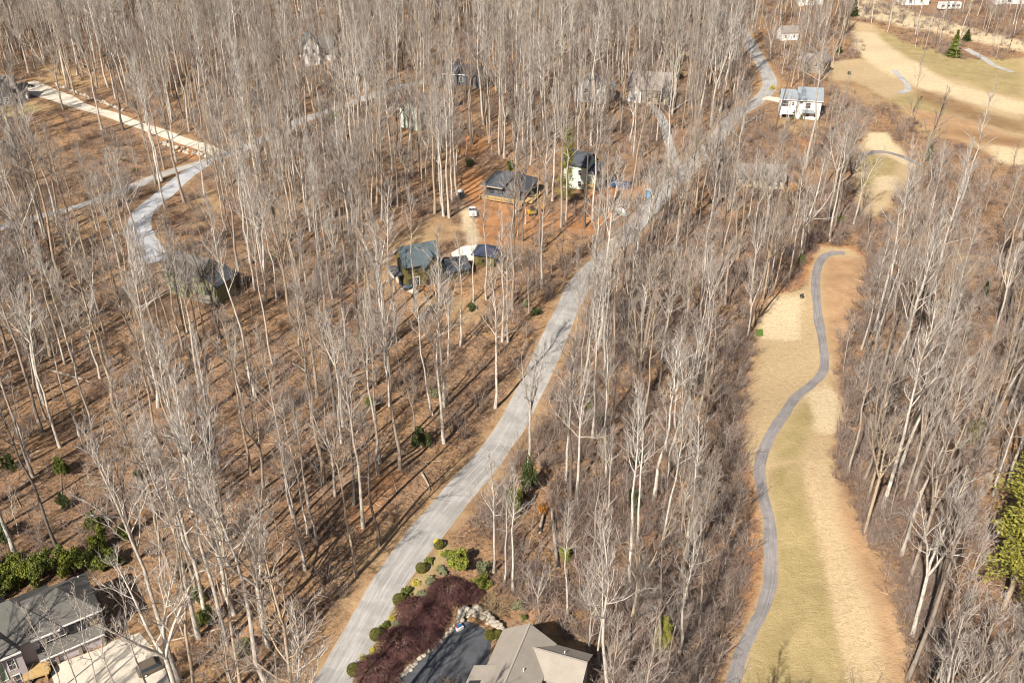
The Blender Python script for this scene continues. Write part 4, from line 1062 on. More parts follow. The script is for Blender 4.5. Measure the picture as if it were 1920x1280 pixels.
def leaf_cards(r, pts, size, flat=0.0, aspect=1.6, dirs=None):
    n = len(pts)
    N = r.normal(size=(n, 3)); N[:, 2] = np.abs(N[:, 2]) * (1 + flat * 3) + .2; N /= np.linalg.norm(N, axis=1)[:, None]
    D = r.normal(size=(n, 3)) if dirs is None else dirs + r.normal(size=(n, 3)) * .35
    D -= N * (D * N).sum(1)[:, None]; D /= np.linalg.norm(D, axis=1)[:, None] + 1e-9
    B = np.cross(N, D)
    s = size * r.uniform(.6, 1.3, n)[:, None]
    q = np.stack([pts - D * s * aspect * .5, pts + B * s * .5, pts + D * s * aspect * .5, pts - B * s * .5], 1)
    return q.reshape(-1, 3), np.arange(n * 4).reshape(-1, 4)

def leafy_mesh(name, seed, mat, n, size, shape='round', lumps=15):
    """foliage built of small separate leaf faces in clumps, unit radius, base at z=0"""
    r = np.random.default_rng(seed)
    pts = []
    if shape == 'ball':
        v = r.normal(size=(n, 3)); v /= np.linalg.norm(v, axis=1)[:, None]
        pts = v * r.uniform(.86, 1.0, (n, 1)) + [0, 0, .92]
    elif shape == 'cone':
        t = r.random(n) ** 1.35; a = r.uniform(0, 6.28, n)
        lay = .72 + .2 * np.cos(t * 40) + .22 * np.sin(a * 3 + t * 9) * np.sin(a * 2 - t * 17); rr_ = (1 - t) * np.sqrt(r.uniform(.25, 1, n)) * lay
        pts = np.stack([np.cos(a) * rr_, np.sin(a) * rr_, t * 3.2 + .15], -1)
    else:
        for k in range(lumps):
            a = r.uniform(0, 6.28); q = r.uniform(.1, .82); h = r.uniform(.22, 1.0)
            c = np.array([math.cos(a) * q, math.sin(a) * q, h]); rad = r.uniform(.17, .42)
            m_ = n // lumps
            v = r.normal(size=(m_, 3)); v /= np.linalg.norm(v, axis=1)[:, None]
            pts.append(c + v * rad * r.uniform(.55, 1.0, (m_, 1)))
        pts = np.concatenate(pts); pts[:, 2] = np.maximum(pts[:, 2], .03)
    V, F = leaf_cards(r, pts, size)
    return mesh_np(name, V, F, mats=[mat])

def stem_mesh(seed, k=5, h=.9):
    r = np.random.default_rng(seed); m = MB()
    for _ in range(k):
        a = r.uniform(0, 6.28); d = np.array([math.cos(a) * .5, math.sin(a) * .5, 1.0])
        m.tube(polyline(r, np.array([0, 0, -.1]), d, h, 4, .1, .1), [.05, .04, .03, .02], 5)
    return m.mesh('stem', M['bark_grey'])

PLANT = {}
def plant_set(key, mat, n, size, shape='round', nvar=3):
    PLANT[key] = [(leafy_mesh('leaves', hash_(key) + k, mat, n, size, shape), stem_mesh(hash_(key) + k)) for k in range(nvar)]
def hash_(s): return sum(ord(c) * (i + 3) for i, c in enumerate(s))
plant_set('bright', M['leaf_bright'], 3600, .085); plant_set('mid', M['leaf_mid'], 3200, .09); plant_set('dark', M['leaf_dark'], 3200, .075)
plant_set('grey', M['leaf_grey'], 2800, .075); plant_set('yellow', M['leaf_yellow'], 900, .11, nvar=2); plant_set('ball', M['leaf_ball'], 3600, .085, 'ball', 2)
plant_set('cone', M['leaf_dark'], 2600, .17, 'cone', 2); plant_set('orange', M['leaf_orange'], 800, .14, nvar=1)
plant_set('conemid', M['leaf_mid'], 2600, .17, 'cone', 2)
pr = random.Random(5)
def bush(name, key, px, py, rx, rz, label, cat='shrub', group=None):
    p = G(px, py)
    t = thing(name, label, cat, (p.x, p.y, p.z - .05), pr.uniform(0, 6.28), group)
    a, b = PLANT[key][pr.randrange(len(PLANT[key]))]
    o = link('foliage', a, t); o.scale = (rx, rx * pr.uniform(.85, 1.1), rz)
    q = link('stem', b, t); q.scale = (rx * .8, rx * .8, rz * 1.1)
    return t

# clipped balls down the road verge: (pixel base, radius)
balls = [(664, 1262, .98, 'lowest'), (706, 1196, .98, 'second lowest'), (749, 1131, 1.0, 'middle'), (790, 1071, .92, 'second topmost'), (823, 1026, .85, 'topmost')]
for bx, by, br, w_ in balls:
    bush('clipped_shrub', 'ball', bx, by, br, br, f'clipped dark green ball shrub on the road verge, {w_} of the row of five', 'shrub', 'clipped ball shrubs along the road verge')
bush('clipped_shrub', 'ball', 918, 1196, .75, .85, 'clipped ball shrub at the head of the dark driveway, the bigger of two', 'shrub', 'clipped balls by the driveway')
bush('clipped_shrub', 'ball', 933, 1194, .6, .75, 'clipped ball shrub at the head of the dark driveway, the smaller of two', 'shrub', 'clipped balls by the driveway')
for bx, by, s_, w_ in ((720, 1176, .85, 'lowest'), (764, 1112, .9, 'middle'), (806, 1054, .85, 'topmost')):
    bush('loose_shrub', 'mid', bx, by, s_, s_, f'loose light green shrub tucked between clipped balls on the verge, {w_} of three', 'shrub', 'loose shrubs between the clipped balls')
for bx, by, s_, w_ in ((680, 1236, .8, 'lowest'), (698, 1220, .7, 'second lowest'), (733, 1160, .8, 'middle'), (778, 1094, .8, 'second topmost'), (826, 1036, .5, 'topmost')):
    bush('yellow_shrub', 'yellow', bx, by, s_, s_ * .6, f'low yellow shrub on the road verge beside the clipped balls, {w_} of five', 'shrub', 'low yellow shrubs on the verge')
for bx, by, rx, rz, w_ in ((745, 1172, 1.0, .8, 'lowest'), (790, 1116, 1.2, .8, 'second lowest'), (806, 1094, 1.3, .9, 'middle'), (828, 1072, 1.2, .9, 'second topmost'), (845, 1052, 1.0, .8, 'topmost')):
    bush('juniper', 'grey', bx, by, rx, rz, f'grey green spreading juniper between verge shrubs and purple maples, {w_} of five', 'shrub', 'junipers beside the purple maples')
bush('evergreen_shrub', 'bright', 858, 1070, 2.3, 3.3, 'large bright green evergreen shrub above the purple maples, tallest of the garden')
bush('evergreen_shrub', 'bright', 904, 1098, 1.55, 1.7, 'rounded bright green evergreen shrub below the largest one')
bush('evergreen_shrub', 'grey', 904, 1074, 1.4, 2.2, 'dull green evergreen shrub right behind the rounded bright one')
bush('evergreen_shrub', 'bright', 838, 1044, 1.1, .9, 'low bright green shrub between the mailbox and the largest shrub')
bush('garden_shrub', 'grey', 970, 1140, 1.5, 1.1, 'sprawling grey green shrub behind the taupe house')
bush('garden_shrub', 'mid', 982, 1162, .7, .8, 'small green shrub just behind the taupe roof')
# dark hemlock by the road, orange broken tree top
bush('hemlock', 'dark', 990, 930, 1.9, 6.2, 'dark green hemlock by the road next to the orange broken top', 'tree')
bush('hemlock', 'mid', 965, 965, 1.5, 4.8, 'olive green young hemlock just below the dark one by the road', 'tree')
bush('broken_top', 'orange', 1018, 962, .9, 1.9, 'bright orange splintered top of a snapped tree by the road', 'tree top')
bush('yellowing_shrub', 'bright', 1058, 1052, 1.3, 2.6, 'yellow green shrub among bare trees right of the orange broken top')
# rhododendron bank above the grey hipped house
rh = [(8, 1112, 2.2, 2.4, 'bright'), (38, 1088, 2.6, 3.0, 'bright'), (78, 1082, 2.8, 3.6, 'bright'), (112, 1068, 2.4, 3.2, 'mid'), (140, 1074, 2.4, 3.4, 'bright'), (168, 1068, 2.2, 3.2, 'mid'), (30, 1060, 1.8, 2.0, 'mid'), (192, 1030, 2.0, 3.2, 'bright'), (208, 1062, 2.0, 2.6, 'mid'), (180, 992, 1.8, 3.2, 'mid'), (232, 1010, 1.6, 2.2, 'grey'), (-12, 1085, 2.5, 3, 'mid')]
ordn = ['first', 'second', 'third', 'fourth', 'fifth', 'sixth', 'seventh', 'eighth', 'ninth', 'tenth', 'eleventh', 'twelfth', 'thirteenth', 'fourteenth', 'fifteenth', 'sixteenth']
for k, (a, b, rx, rz, key) in enumerate(sorted(rh)):
    bush('rhododendron', 'mid' if k % 3 else key, a, b, rx, rz, f'{ordn[k]} leafy evergreen shrub from the photo edge along the grey house bank', 'shrub', 'evergreen shrubs behind the grey hipped house')
# single evergreens scattered through the wood
ev = [(118, 890, 1.8, 3.4, 'mid', 'round olive evergreen among bare trees above the rhododendron bank'), (122, 948, 1.6, 2.6, 'dark', 'dark evergreen just below the round olive one above the rhododendron bank'),
      (262, 895, 1.2, 1.8, 'dark', 'small dark evergreen between tall pale trunks above the grey house'), (392, 1172, 1.7, 3.0, 'mid', 'bright leafy conifer at the foot of tall pale trunks near the grey house forecourt'),
      (372, 1130, 1.6, 2.6, 'mid', 'duller conifer just above the bright leafy conifer'), (340, 1075, 1.2, 2.0, 'grey', 'grey green shrub above the pair of conifers near the forecourt'), (458, 1222, 1.3, 1.6, 'mid', 'dark green shrub low between forecourt and main road'),
      (790, 838, 1.9, 3.4, 'dark', 'dark green holly near the left verge of the main road'), (695, 770, 1.4, 2.6, 'mid', 'grey green evergreen under bare trees far up from the holly'), (815, 745, 1.2, 1.8, 'grey', 'pale green shrub at the foot of a tall white trunk'),
      (885, 582, 1.1, 1.6, 'dark', 'small dark evergreen beside the olive house lawn'), (1005, 590, 1.5, 1.4, 'dark', 'low dark evergreen at the left verge below the orange soil'), (985, 575, 1.3, 1.4, 'grey', 'low grey green evergreen beside the low dark one near the verge'),
      (1130, 798, 1.3, 2.2, 'dark', 'dark young hemlock in the strip between road and cart path'), (1105, 770, 1.0, 1.6, 'mid', 'small green hemlock above the dark one in the roadside strip'), (1185, 960, 1.2, 5.0, 'dark', 'slim dark evergreen among forked trees in the roadside strip'),
      (1500, 497, 1.1, 2.4, 'mid', 'young green conifer at the wood edge by the cart path bend'), (1826, 832, 1.9, 4.6, 'mid', 'olive green conifer inside the wood across the fairway'), (1845, 555, 1.6, 3.0, 'dark', 'dark conifer in the upper part of the wood across the fairway'),
      (880, 312, 1.7, 2.0, 'dark', 'dark round evergreen uphill of the portable toilet on the track'), (957, 318, 1.3, 2.2, 'mid', 'green shrub just behind the charcoal roof of the unfinished house'),
      (632, 246, 2.4, 6.5, 'grey', 'olive green cedar below the upper lane'), (538, 447, 1.2, 1.6, 'dark', 'dark shrub between bare trees uphill of the olive house'), (512, 490, 1.1, 1.6, 'mid', 'green shrub downhill of the dark one uphill of the olive house'),
      (1268, 150, 2.6, 6.0, 'grey', 'olive cedar in the wood beyond the side driveway'), (1252, 330, 1.4, 1.8, 'grey', 'low grey green shrub beside the portable toilet by the road'),
      (1786, 106, 3.6, 3.2, 'conemid', 'big rounded cedar standing alone on the far golf course'), (1812, 76, 2.4, 3.6, 'dark', 'dark round cedar above the big lone cedar'), (1600, 30, 2.6, 6.0, 'dark', 'dark pine at the corner of the far fairway'),
      (1572, 98, 2.0, 4.0, 'dark', 'dark evergreen beside the stone grey house'), (1487, 222, .9, .9, 'conemid', 'narrow green conifer against the white house wall'), (1502, 224, .8, .7, 'conemid', 'shorter narrow conifer against the white house wall'),
      (1447, 168, 1.2, 1.3, 'yellow', 'yellow shrub between the bending road and the white house'), (1592, 140, 1.0, 1.0, 'dark', 'small round shrub alone on the far lawn'), (1575, 420, 1.3, 2.0, 'mid', 'green shrub at the wood edge beyond the cart path bend'),
      (1740, 300, 2.2, 4.6, 'dark', 'dark evergreen at the corner of the wood by the small green'),
      (230, 302, 1.0, .9, 'dark', 'small dark shrub on the slope under the cream driveway'), (252, 322, .9, .8, 'mid', 'small green shrub beside the grey lane'), (20, 880, 1.8, 2.6, 'dark', 'dark evergreen at the photo edge among bare trees'), (5, 1010, 2.2, 3.0, 'dark', 'dark evergreen at the photo edge above the rhododendron bank'),
      (675, 640, 1.0, 1.4, 'mid', 'small green shrub under bare trees downhill of the olive house'), (1195, 880, 1.1, 3.5, 'dark', 'narrow dark evergreen higher in the roadside strip')]
for a, b, rx, rz, key, lab in ev:
    cone_key = {'dark': 'cone', 'mid': 'conemid'}.get(key) if rz >= 2.9 and b < 560 else None
    bush('evergreen', cone_key or key, a, b, rx, rz / 3.2 * 1.25 if cone_key else rz, lab, 'conifer' if rz > 2.2 and key != 'yellow' else 'shrub')

# pines: trunk with whorled needle branches
def pine_mesh(seed, H, base, R, mat):
    r = np.random.default_rng(seed); T = MB(); V = []; nlev = 16
    P = np.zeros((6, 3)); P[:, 2] = np.linspace(-.5, H, 6); T.tube(P, np.linspace(.3, .05, 6), 6)
    B = MB(); pts = []; dirs = []
    for k in range(nlev):
        z = base + (H - base) * (k + r.uniform(-.3, .3)) / nlev; u = max(0, (z - base) / (H - base))
        for q in range(5):
            if r.random() < .15: continue
            a = r.uniform(0, 6.28); L = R * (1 - .72 * u) * r.uniform(.55, 1.1)
            d = np.array([math.cos(a), math.sin(a), r.uniform(0, .35)])
            Q = polyline(r, np.array([0, 0, z]), d, L, 4, .2, .08); B.tube(Q, [.06, .05, .035, .02], 3)
            for s_ in np.linspace(.3, 1, 7):
                a2 = s_ * 3; j0 = min(int(a2), 2); c = Q[j0] + (Q[j0 + 1] - Q[j0]) * (a2 - j0)
                m_ = 18; pts.append(c + r.normal(size=(m_, 3)) * .3 * (1 + L * .1)); dirs.append(np.repeat((d + [0, 0, .3])[None], m_, 0))
    Vl, Fl = leaf_cards(r, np.concatenate(pts), .17, .6, 2.2, np.concatenate(dirs))
    Tm = T.mesh('trunk', M['bark_tan'], True); Bm = B.mesh('branches', M['bark_grey']); Lm = mesh_np('needles', Vl, Fl, mats=[mat])
    return Tm, Bm, Lm
M['needle'] = make_leaf('pine_needles', (0.16, 0.16, 0.025), (0.31, 0.28, 0.05), (0.40, 0.34, 0.08))
PM = [pine_mesh(3, 22, 3.5, 3.4, M['needle']), pine_mesh(8, 17, 5, 4.2, M['needle'])]
def pine(px, py, k, s, label):
    p = G(px, py); t = thing('pine_tree', label, 'pine', (p.x, p.y, p.z), pr.uniform(0, 6)); t.scale = (s, s, s)
    for nm, me in zip(('trunk', 'branches', 'needles'), PM[k]): link(nm, me, t)
pine(1062, 388, 0, 1.05, 'tall narrow green pine in front of the mint house')
pine(1882, 1140, 1, 1.5, 'green pine at the photo edge across the fairway, the nearer of two')
pine(1918, 1020, 1, 1.6, 'green pine at the photo edge across the fairway, the farther of two')
pine(1240, 1225, 1, .42, 'small pine in the strip at the bottom of the photo between road and cart path')

# purple weeping maples
def weeping(seed):
    r = np.random.default_rng(seed); T = MB(); C = MB()
    for k in range(6):
        a = k * 1.05 + r.uniform(-.3, .3); T.tube(polyline(r, np.array([0, 0, -.2]), np.array([math.cos(a) * .6, math.sin(a) * .6, 1]), 1.1, 4, -.2, .15), [.1, .08, .06, .04], 5)
    for k in range(850):
        a = r.uniform(0, 6.28); q = math.sqrt(r.random()); h = 1.0 * math.sqrt(max(0, 1 - q * q * .8)) * r.uniform(.82, 1.05)
        p = np.array([math.cos(a) * q * .85, math.sin(a) * q * .85, h])
        d = np.array([math.cos(a + r.uniform(-.9, .9)), math.sin(a + r.uniform(-.9, .9)), .45])
        C.tube(polyline(r, p, d, r.uniform(.3, .62), 4, -1.9, .18), [.011, .010, .008, .005], 3)
    return T.mesh('trunk', M['bark_grey'], True), C.mesh('weeping_twigs', M['maple'], True)
WM = [weeping(2), weeping(5)]
wm_pos = [(842, 1118, 3.2, 2.3, 'topmost'), (880, 1118, 2.0, 1.9, 'second topmost'), (806, 1164, 2.8, 2.2, 'third topmost'), (778, 1152, 2.9, 2.0, 'third lowest'), (750, 1214, 3.2, 2.2, 'second lowest'), (708, 1266, 3.3, 2.1, 'lowest'), (796, 1200, 2.5, 1.8, 'innermost')]
for a, b, rx, rz, w_ in wm_pos:
    p = G(a, b); t = thing('weeping_maple', f'purple leafless weeping maple between road verge and dark driveway, {w_} of the row', 'tree', (p.x, p.y, p.z), pr.uniform(0, 6), 'purple weeping maples')
    T_, C_ = WM[pr.randrange(2)]
    o = link('trunk', T_, t); o.scale = (rx * .7, rx * .7, rz * .9); o = link('crown', C_, t); o.scale = (rx, rx, rz)

# fallen trunks
lm = MB(); r_ = np.random.default_rng(3); Q = polyline(r_, np.array([0, 0, 0.]), np.array([1, 0, 0.]), 1.0, 6, 0, .02); lm.tube(Q, [.0135, .013, .012, .011, .009, .006], 7, True)
LOG = lm.mesh('fallen_log', M['bark_grey'], True)
def log(a, b, lift0, lift1, thick, label):
    p, q = G(*a), G(*b); p.z += lift0; q.z += lift1
    d = q - p; o = link('fallen_log', LOG, None, p); L = d.length
    o.rotation_euler = d.to_track_quat('X', 'Z').to_euler(); o.scale = (L, thick * 30, thick * 30)
    return tag(o, label, 'log')
log((1046, 1066), (1018, 962), .3, 1.2, .8, 'long snapped trunk lying from the orange broken top towards the taupe house')
log((1064, 1130), (1046, 1070), .2, .4, .8, 'lower piece of the snapped trunk nearest the taupe house')
log((1012, 1000), (1007, 960), .3, 1.0, .7, 'short snapped trunk beside the long one under the orange broken top')
log((1084, 1176), (1062, 1160), .25, .5, .5, 'pale fallen branch on orange soil behind the taupe house')
log((1652, 958), (1678, 996), .3, .4, .7, 'pale fallen log at the wood edge across the fairway')
log((545, 683), (612, 712), .6, .3, .7, 'pale fallen trunk under bare trees left of the main road, the upper of two')
log((95, 700), (180, 712), .8, .4, .7, 'pale fallen trunk near the photo edge below the grey roofed house')
log((790, 888), (818, 915), .3, .3, .6, 'fallen pale branch at the left verge of the main road')
log((630, 720), (700, 690), .3, .6, .5, 'fallen trunk under bare trees left of the main road, the lower of two')
log((320, 432), (345, 414), .2, .2, .5, 'pale log beside the blue grey driveway')
log((1570, 335), (1630, 372), .2, .3, .6, 'log on the edge of the small green')
log((20, 930), (66, 890), .4, .5, .5, 'fallen trunk on the slope at the photo edge')

# ------------------------------------------------------------------ trees
NV = {'tall': 9, 'forked': 9, 'sapling': 6}
TREE = {}
for kd, nv in NV.items():
    for k in range(nv):
        T, C = grow(kd, 100 + 37 * k + len(kd), True)
        Tm = T.mesh('trunk', M['bark_pale'], True); Cm = C.mesh('crown', M['twig'], True)
        TREE[kd, k] = (Tm, Cm)
LOW = {}
for kd in NV:
    LOW[kd] = []
    for k in range(6):
        T, C = grow(kd, 900 + 13 * k + len(kd), False)
        LOW[kd].append((T.arrays(), C.arrays()))

# keep-clear regions of the view (pixel space) and how often a tree may still stand in front of them
CLEAR = [([(600, 1290), (740, 1050), (860, 900), (960, 760), (1040, 590), (1070, 560), (1100, 560), (1060, 660), (990, 780), (905, 905), (800, 1040), (665, 1290)], .04),
         ([(1030, 385), (1040, 250), (1080, 250), (1085, 385)], .2), ([(1650, 400), (1780, 415), (1930, 450), (1930, 540), (1800, 520), (1690, 470)], .35), ([(1840, 890), (1930, 890), (1930, 1120), (1840, 1120)], .1),
         (FAIRWAY, .03), (GREEN3, .2), (FARWAY, .05),
         ([(880, 1290), (950, 1160), (1110, 1220), (1100, 1290)], .03), ([(0, 1290), (0, 1150), (160, 1076), (205, 1180), (300, 1210), (330, 1290)], .03), ([(0, 1130), (0, 1060), (160, 1000), (220, 960), (240, 1040), (190, 1090)], .2), ([(960, 985), (960, 870), (1030, 870), (1060, 1060), (1030, 1060)], .12), ([(755, 850), (755, 790), (830, 790), (830, 850)], .15),
         ([(655, 1290), (790, 1090), (900, 1080), (905, 1180), (800, 1250), (700, 1300)], .0), ([(760, 1080), (820, 1000), (920, 1000), (930, 1100), (860, 1100)], .06),
         ([(735, 565), (735, 450), (860, 440), (945, 450), (930, 510), (880, 560)], .2), ([(905, 395), (905, 305), (1010, 315), (1010, 400)], .3), ([(860, 300), (900, 300), (905, 420), (860, 420)], .2),
         ([(1040, 365), (1040, 275), (1125, 275), (1130, 365)], .3), ([(310, 560), (310, 455), (440, 470), (440, 560)], .5), ([(235, 480), (300, 370), (390, 300), (330, 400), (300, 480)], .3),
         ([(1460, 230), (1460, 160), (1545, 165), (1540, 230)], .1), ([(30, 150), (120, 175), (420, 275), (400, 300), (110, 205), (0, 215), (0, 150)], .12), ([(1400, 190), (1415, 100), (1450, 120), (1450, 190)], .05),
         ([(550, 128), (555, 58), (640, 62), (640, 128)], .5), ([(735, 250), (735, 180), (800, 190), (795, 255)], .55), ([(1080, 200), (1090, 155), (1240, 145), (1240, 195)], .75), ([(1510, 145), (1512, 100), (1550, 105), (1548, 145)], .5),
         ([(1370, 360), (1375, 310), (1475, 310), (1475, 360)], .8), ([(820, 170), (825, 120), (910, 120), (910, 170)], .85), ([(1145, 335), (1180, 335), (1225, 355), (1225, 380), (1145, 360)], .1),
         ([(640, 215), (720, 180), (830, 140), (850, 150), (740, 190), (650, 225)], .3), ([(40, 128), (200, 135), (210, 170), (60, 150)], .3), ([(1460, 80), (1465, 55), (1495, 55), (1495, 80)], .7), ([(1600, 0), (1930, 0), (1930, 100), (1700, 60)], .5), ([(0, 420), (200, 370), (390, 295), (390, 315), (200, 395), (0, 440)], .4)]
CLEAR = [(np.array(p, float), q) for p, q in CLEAR]
# ground where nothing grows (ground polygons)
NOGROW = [gpoly(p) for p in (FAIRWAY, FARWAY, GREEN3,
          [(640, 1320), (760, 1085), (830, 1005), (930, 1010), (935, 1110), (985, 1150), (1000, 1180), (1120, 1215), (1130, 1330)],
          [(-10, 1330), (-10, 1110), (100, 1060), (200, 1050), (270, 1180), (330, 1200), (330, 1330)],
          [(700, 470), (760, 410), (850, 400), (900, 440), (945, 470), (930, 520), (910, 570), (760, 580), (720, 530)],
          [(860, 400), (870, 300), (1010, 310), (1030, 400), (930, 450), (880, 460)], [(1040, 365), (1050, 300), (1130, 300), (1220, 340), (1230, 385), (1100, 385)],
          [(300, 575), (290, 480), (400, 460), (450, 520), (440, 575)], [(-60, 215), (-60, 130), (120, 150), (110, 210)], [(540, 128), (545, 85), (650, 85), (650, 128)],
          [(725, 250), (730, 215), (800, 220), (800, 255)], [(815, 170), (820, 140), (915, 140), (915, 172)], [(1070, 200), (1080, 170), (1250, 160), (1245, 205)],
          [(1440, 240), (1445, 180), (1550, 185), (1545, 245)], [(1505, 150), (1505, 115), (1555, 118), (1555, 150)], [(1460, 85), (1460, 60), (1500, 60), (1500, 85)], [(1365, 362), (1370, 325), (1480, 325), (1480, 362)],
          [(1690, 14), (1690, 0), (1800, 0), (1800, 24)], [(1560, 150), (1600, 140), (1690, 190), (1640, 215), (1580, 190)])]
LINES = [(smooth_line(gpoly(l), 4), w) for l, w in ((ROAD, 4.3), (LANE, 3.2), (DRIVE, 4.3), (CREAM, 4.0), (CART, 2.6), (SPUR, 2.4), (WHITE_SPUR, 2.6), (FAR_CART, 2), (FAR_CART2, 2.5))]

def free(X, Y, slack=1.0):
    ok = np.ones(X.shape, bool)
    for P in NOGROW: ok &= ~in_poly(P, X, Y)
    for L, w in LINES: ok &= seg_dist(L, X, Y, False) > w * slack
    return ok

rg = np.random.default_rng(77)
# density (trees per square metre) by region of the wood, in ground space
NEARLEFT = gpoly([(-200, 1500), (-60, 560), (300, 600), (720, 640), (960, 720), (600, 1290), (560, 1500)])
ROADSTRIP = gpoly([(1000, 1500), (900, 960), (1060, 640), (1200, 440), (1420, 400), (1500, 520), (1410, 620), (1390, 820), (1430, 1050), (1340, 1500)])
LAWN = gpoly([(690, 460), (760, 400), (900, 440), (960, 560), (920, 640), (760, 640), (680, 560)])
SLOPE = gpoly([(0, 210), (120, 200), (330, 275), (380, 300), (200, 390), (0, 430)])
THIN = gpoly([(1650, 390), (1780, 410), (1930, 450), (1930, 560), (1840, 540), (1700, 480)])
FARFIELD = gpoly([(1580, -30), (1960, -30), (1960, 110), (1820, 108), (1700, 80), (1600, 45)])
def density(X, Y):
    d = np.where(Y > 200, .046, .034)
    d = np.where(in_poly(NEARLEFT, X, Y), .024, d)
    d = np.where(in_poly(ROADSTRIP, X, Y), .046, d)
    d = np.where(in_poly(LAWN, X, Y), .008, d)
    d = np.where(in_poly(SLOPE, X, Y), .016, d)
    d = np.where(in_poly(THIN, X, Y), .009, d)
    d = np.where(in_poly(FARFIELD, X, Y), .02, d)
    d = np.where(X > 30, np.where(Y < 230, .046, d), d)
    return d

N0 = 18000
YY = rg.uniform(52, 560, N0); XX = rg.uniform(-1, 1, N0) * (YY * .63 + 42)
area_w = (YY * .63 + 42) * 2 * (560 - 52)          # candidate density is uneven in y: correct for it
keep = rg.random(N0) < density(XX, YY) * area_w / N0
keep &= free(XX, YY)
XX, YY = XX[keep], YY[keep]
cand = []
taken = np.zeros((0, 2))
order = rg.permutation(len(XX))
def crown_pts(x, y, h, kd):
    z = float(hgt(x, y))
    pts = [PX(x, y, z + h * f) for f in (.05, .2, .35, .5, .62, .74, .86, .97)]
    w = {'tall': 2.6, 'forked': 5.0, 'sapling': 1.2}[kd]
    for f in (.62, .8):
        for sx in (-1, 1): pts.append(PX(x + sx * w, y, z + h * f))
    return np.array(pts)
def blocked(x, y, h, kd):
    P = crown_pts(x, y, h, kd)
    for poly, q in CLEAR:
        n = in_poly(poly, P[:, 0], P[:, 1]).sum()
        if n >= (1 if q < .06 else 2) and rg.random() > q: return True
    f = np.array([.35, .55, .75, .95]) * h / math.tan(SUN_EL)
    if in_poly(NOGROW[0], x + math.sin(SUN_AZ) * f, y + math.cos(SUN_AZ) * f).sum() > 1 and rg.random() < .75: return True
    if PX(x, y, 0)[1] > 560 and seg_dist(LINES[0][0], x + math.sin(SUN_AZ) * f, y + math.cos(SUN_AZ) * f, False).min() < 2.2 and rg.random() < .45: return True
    return False

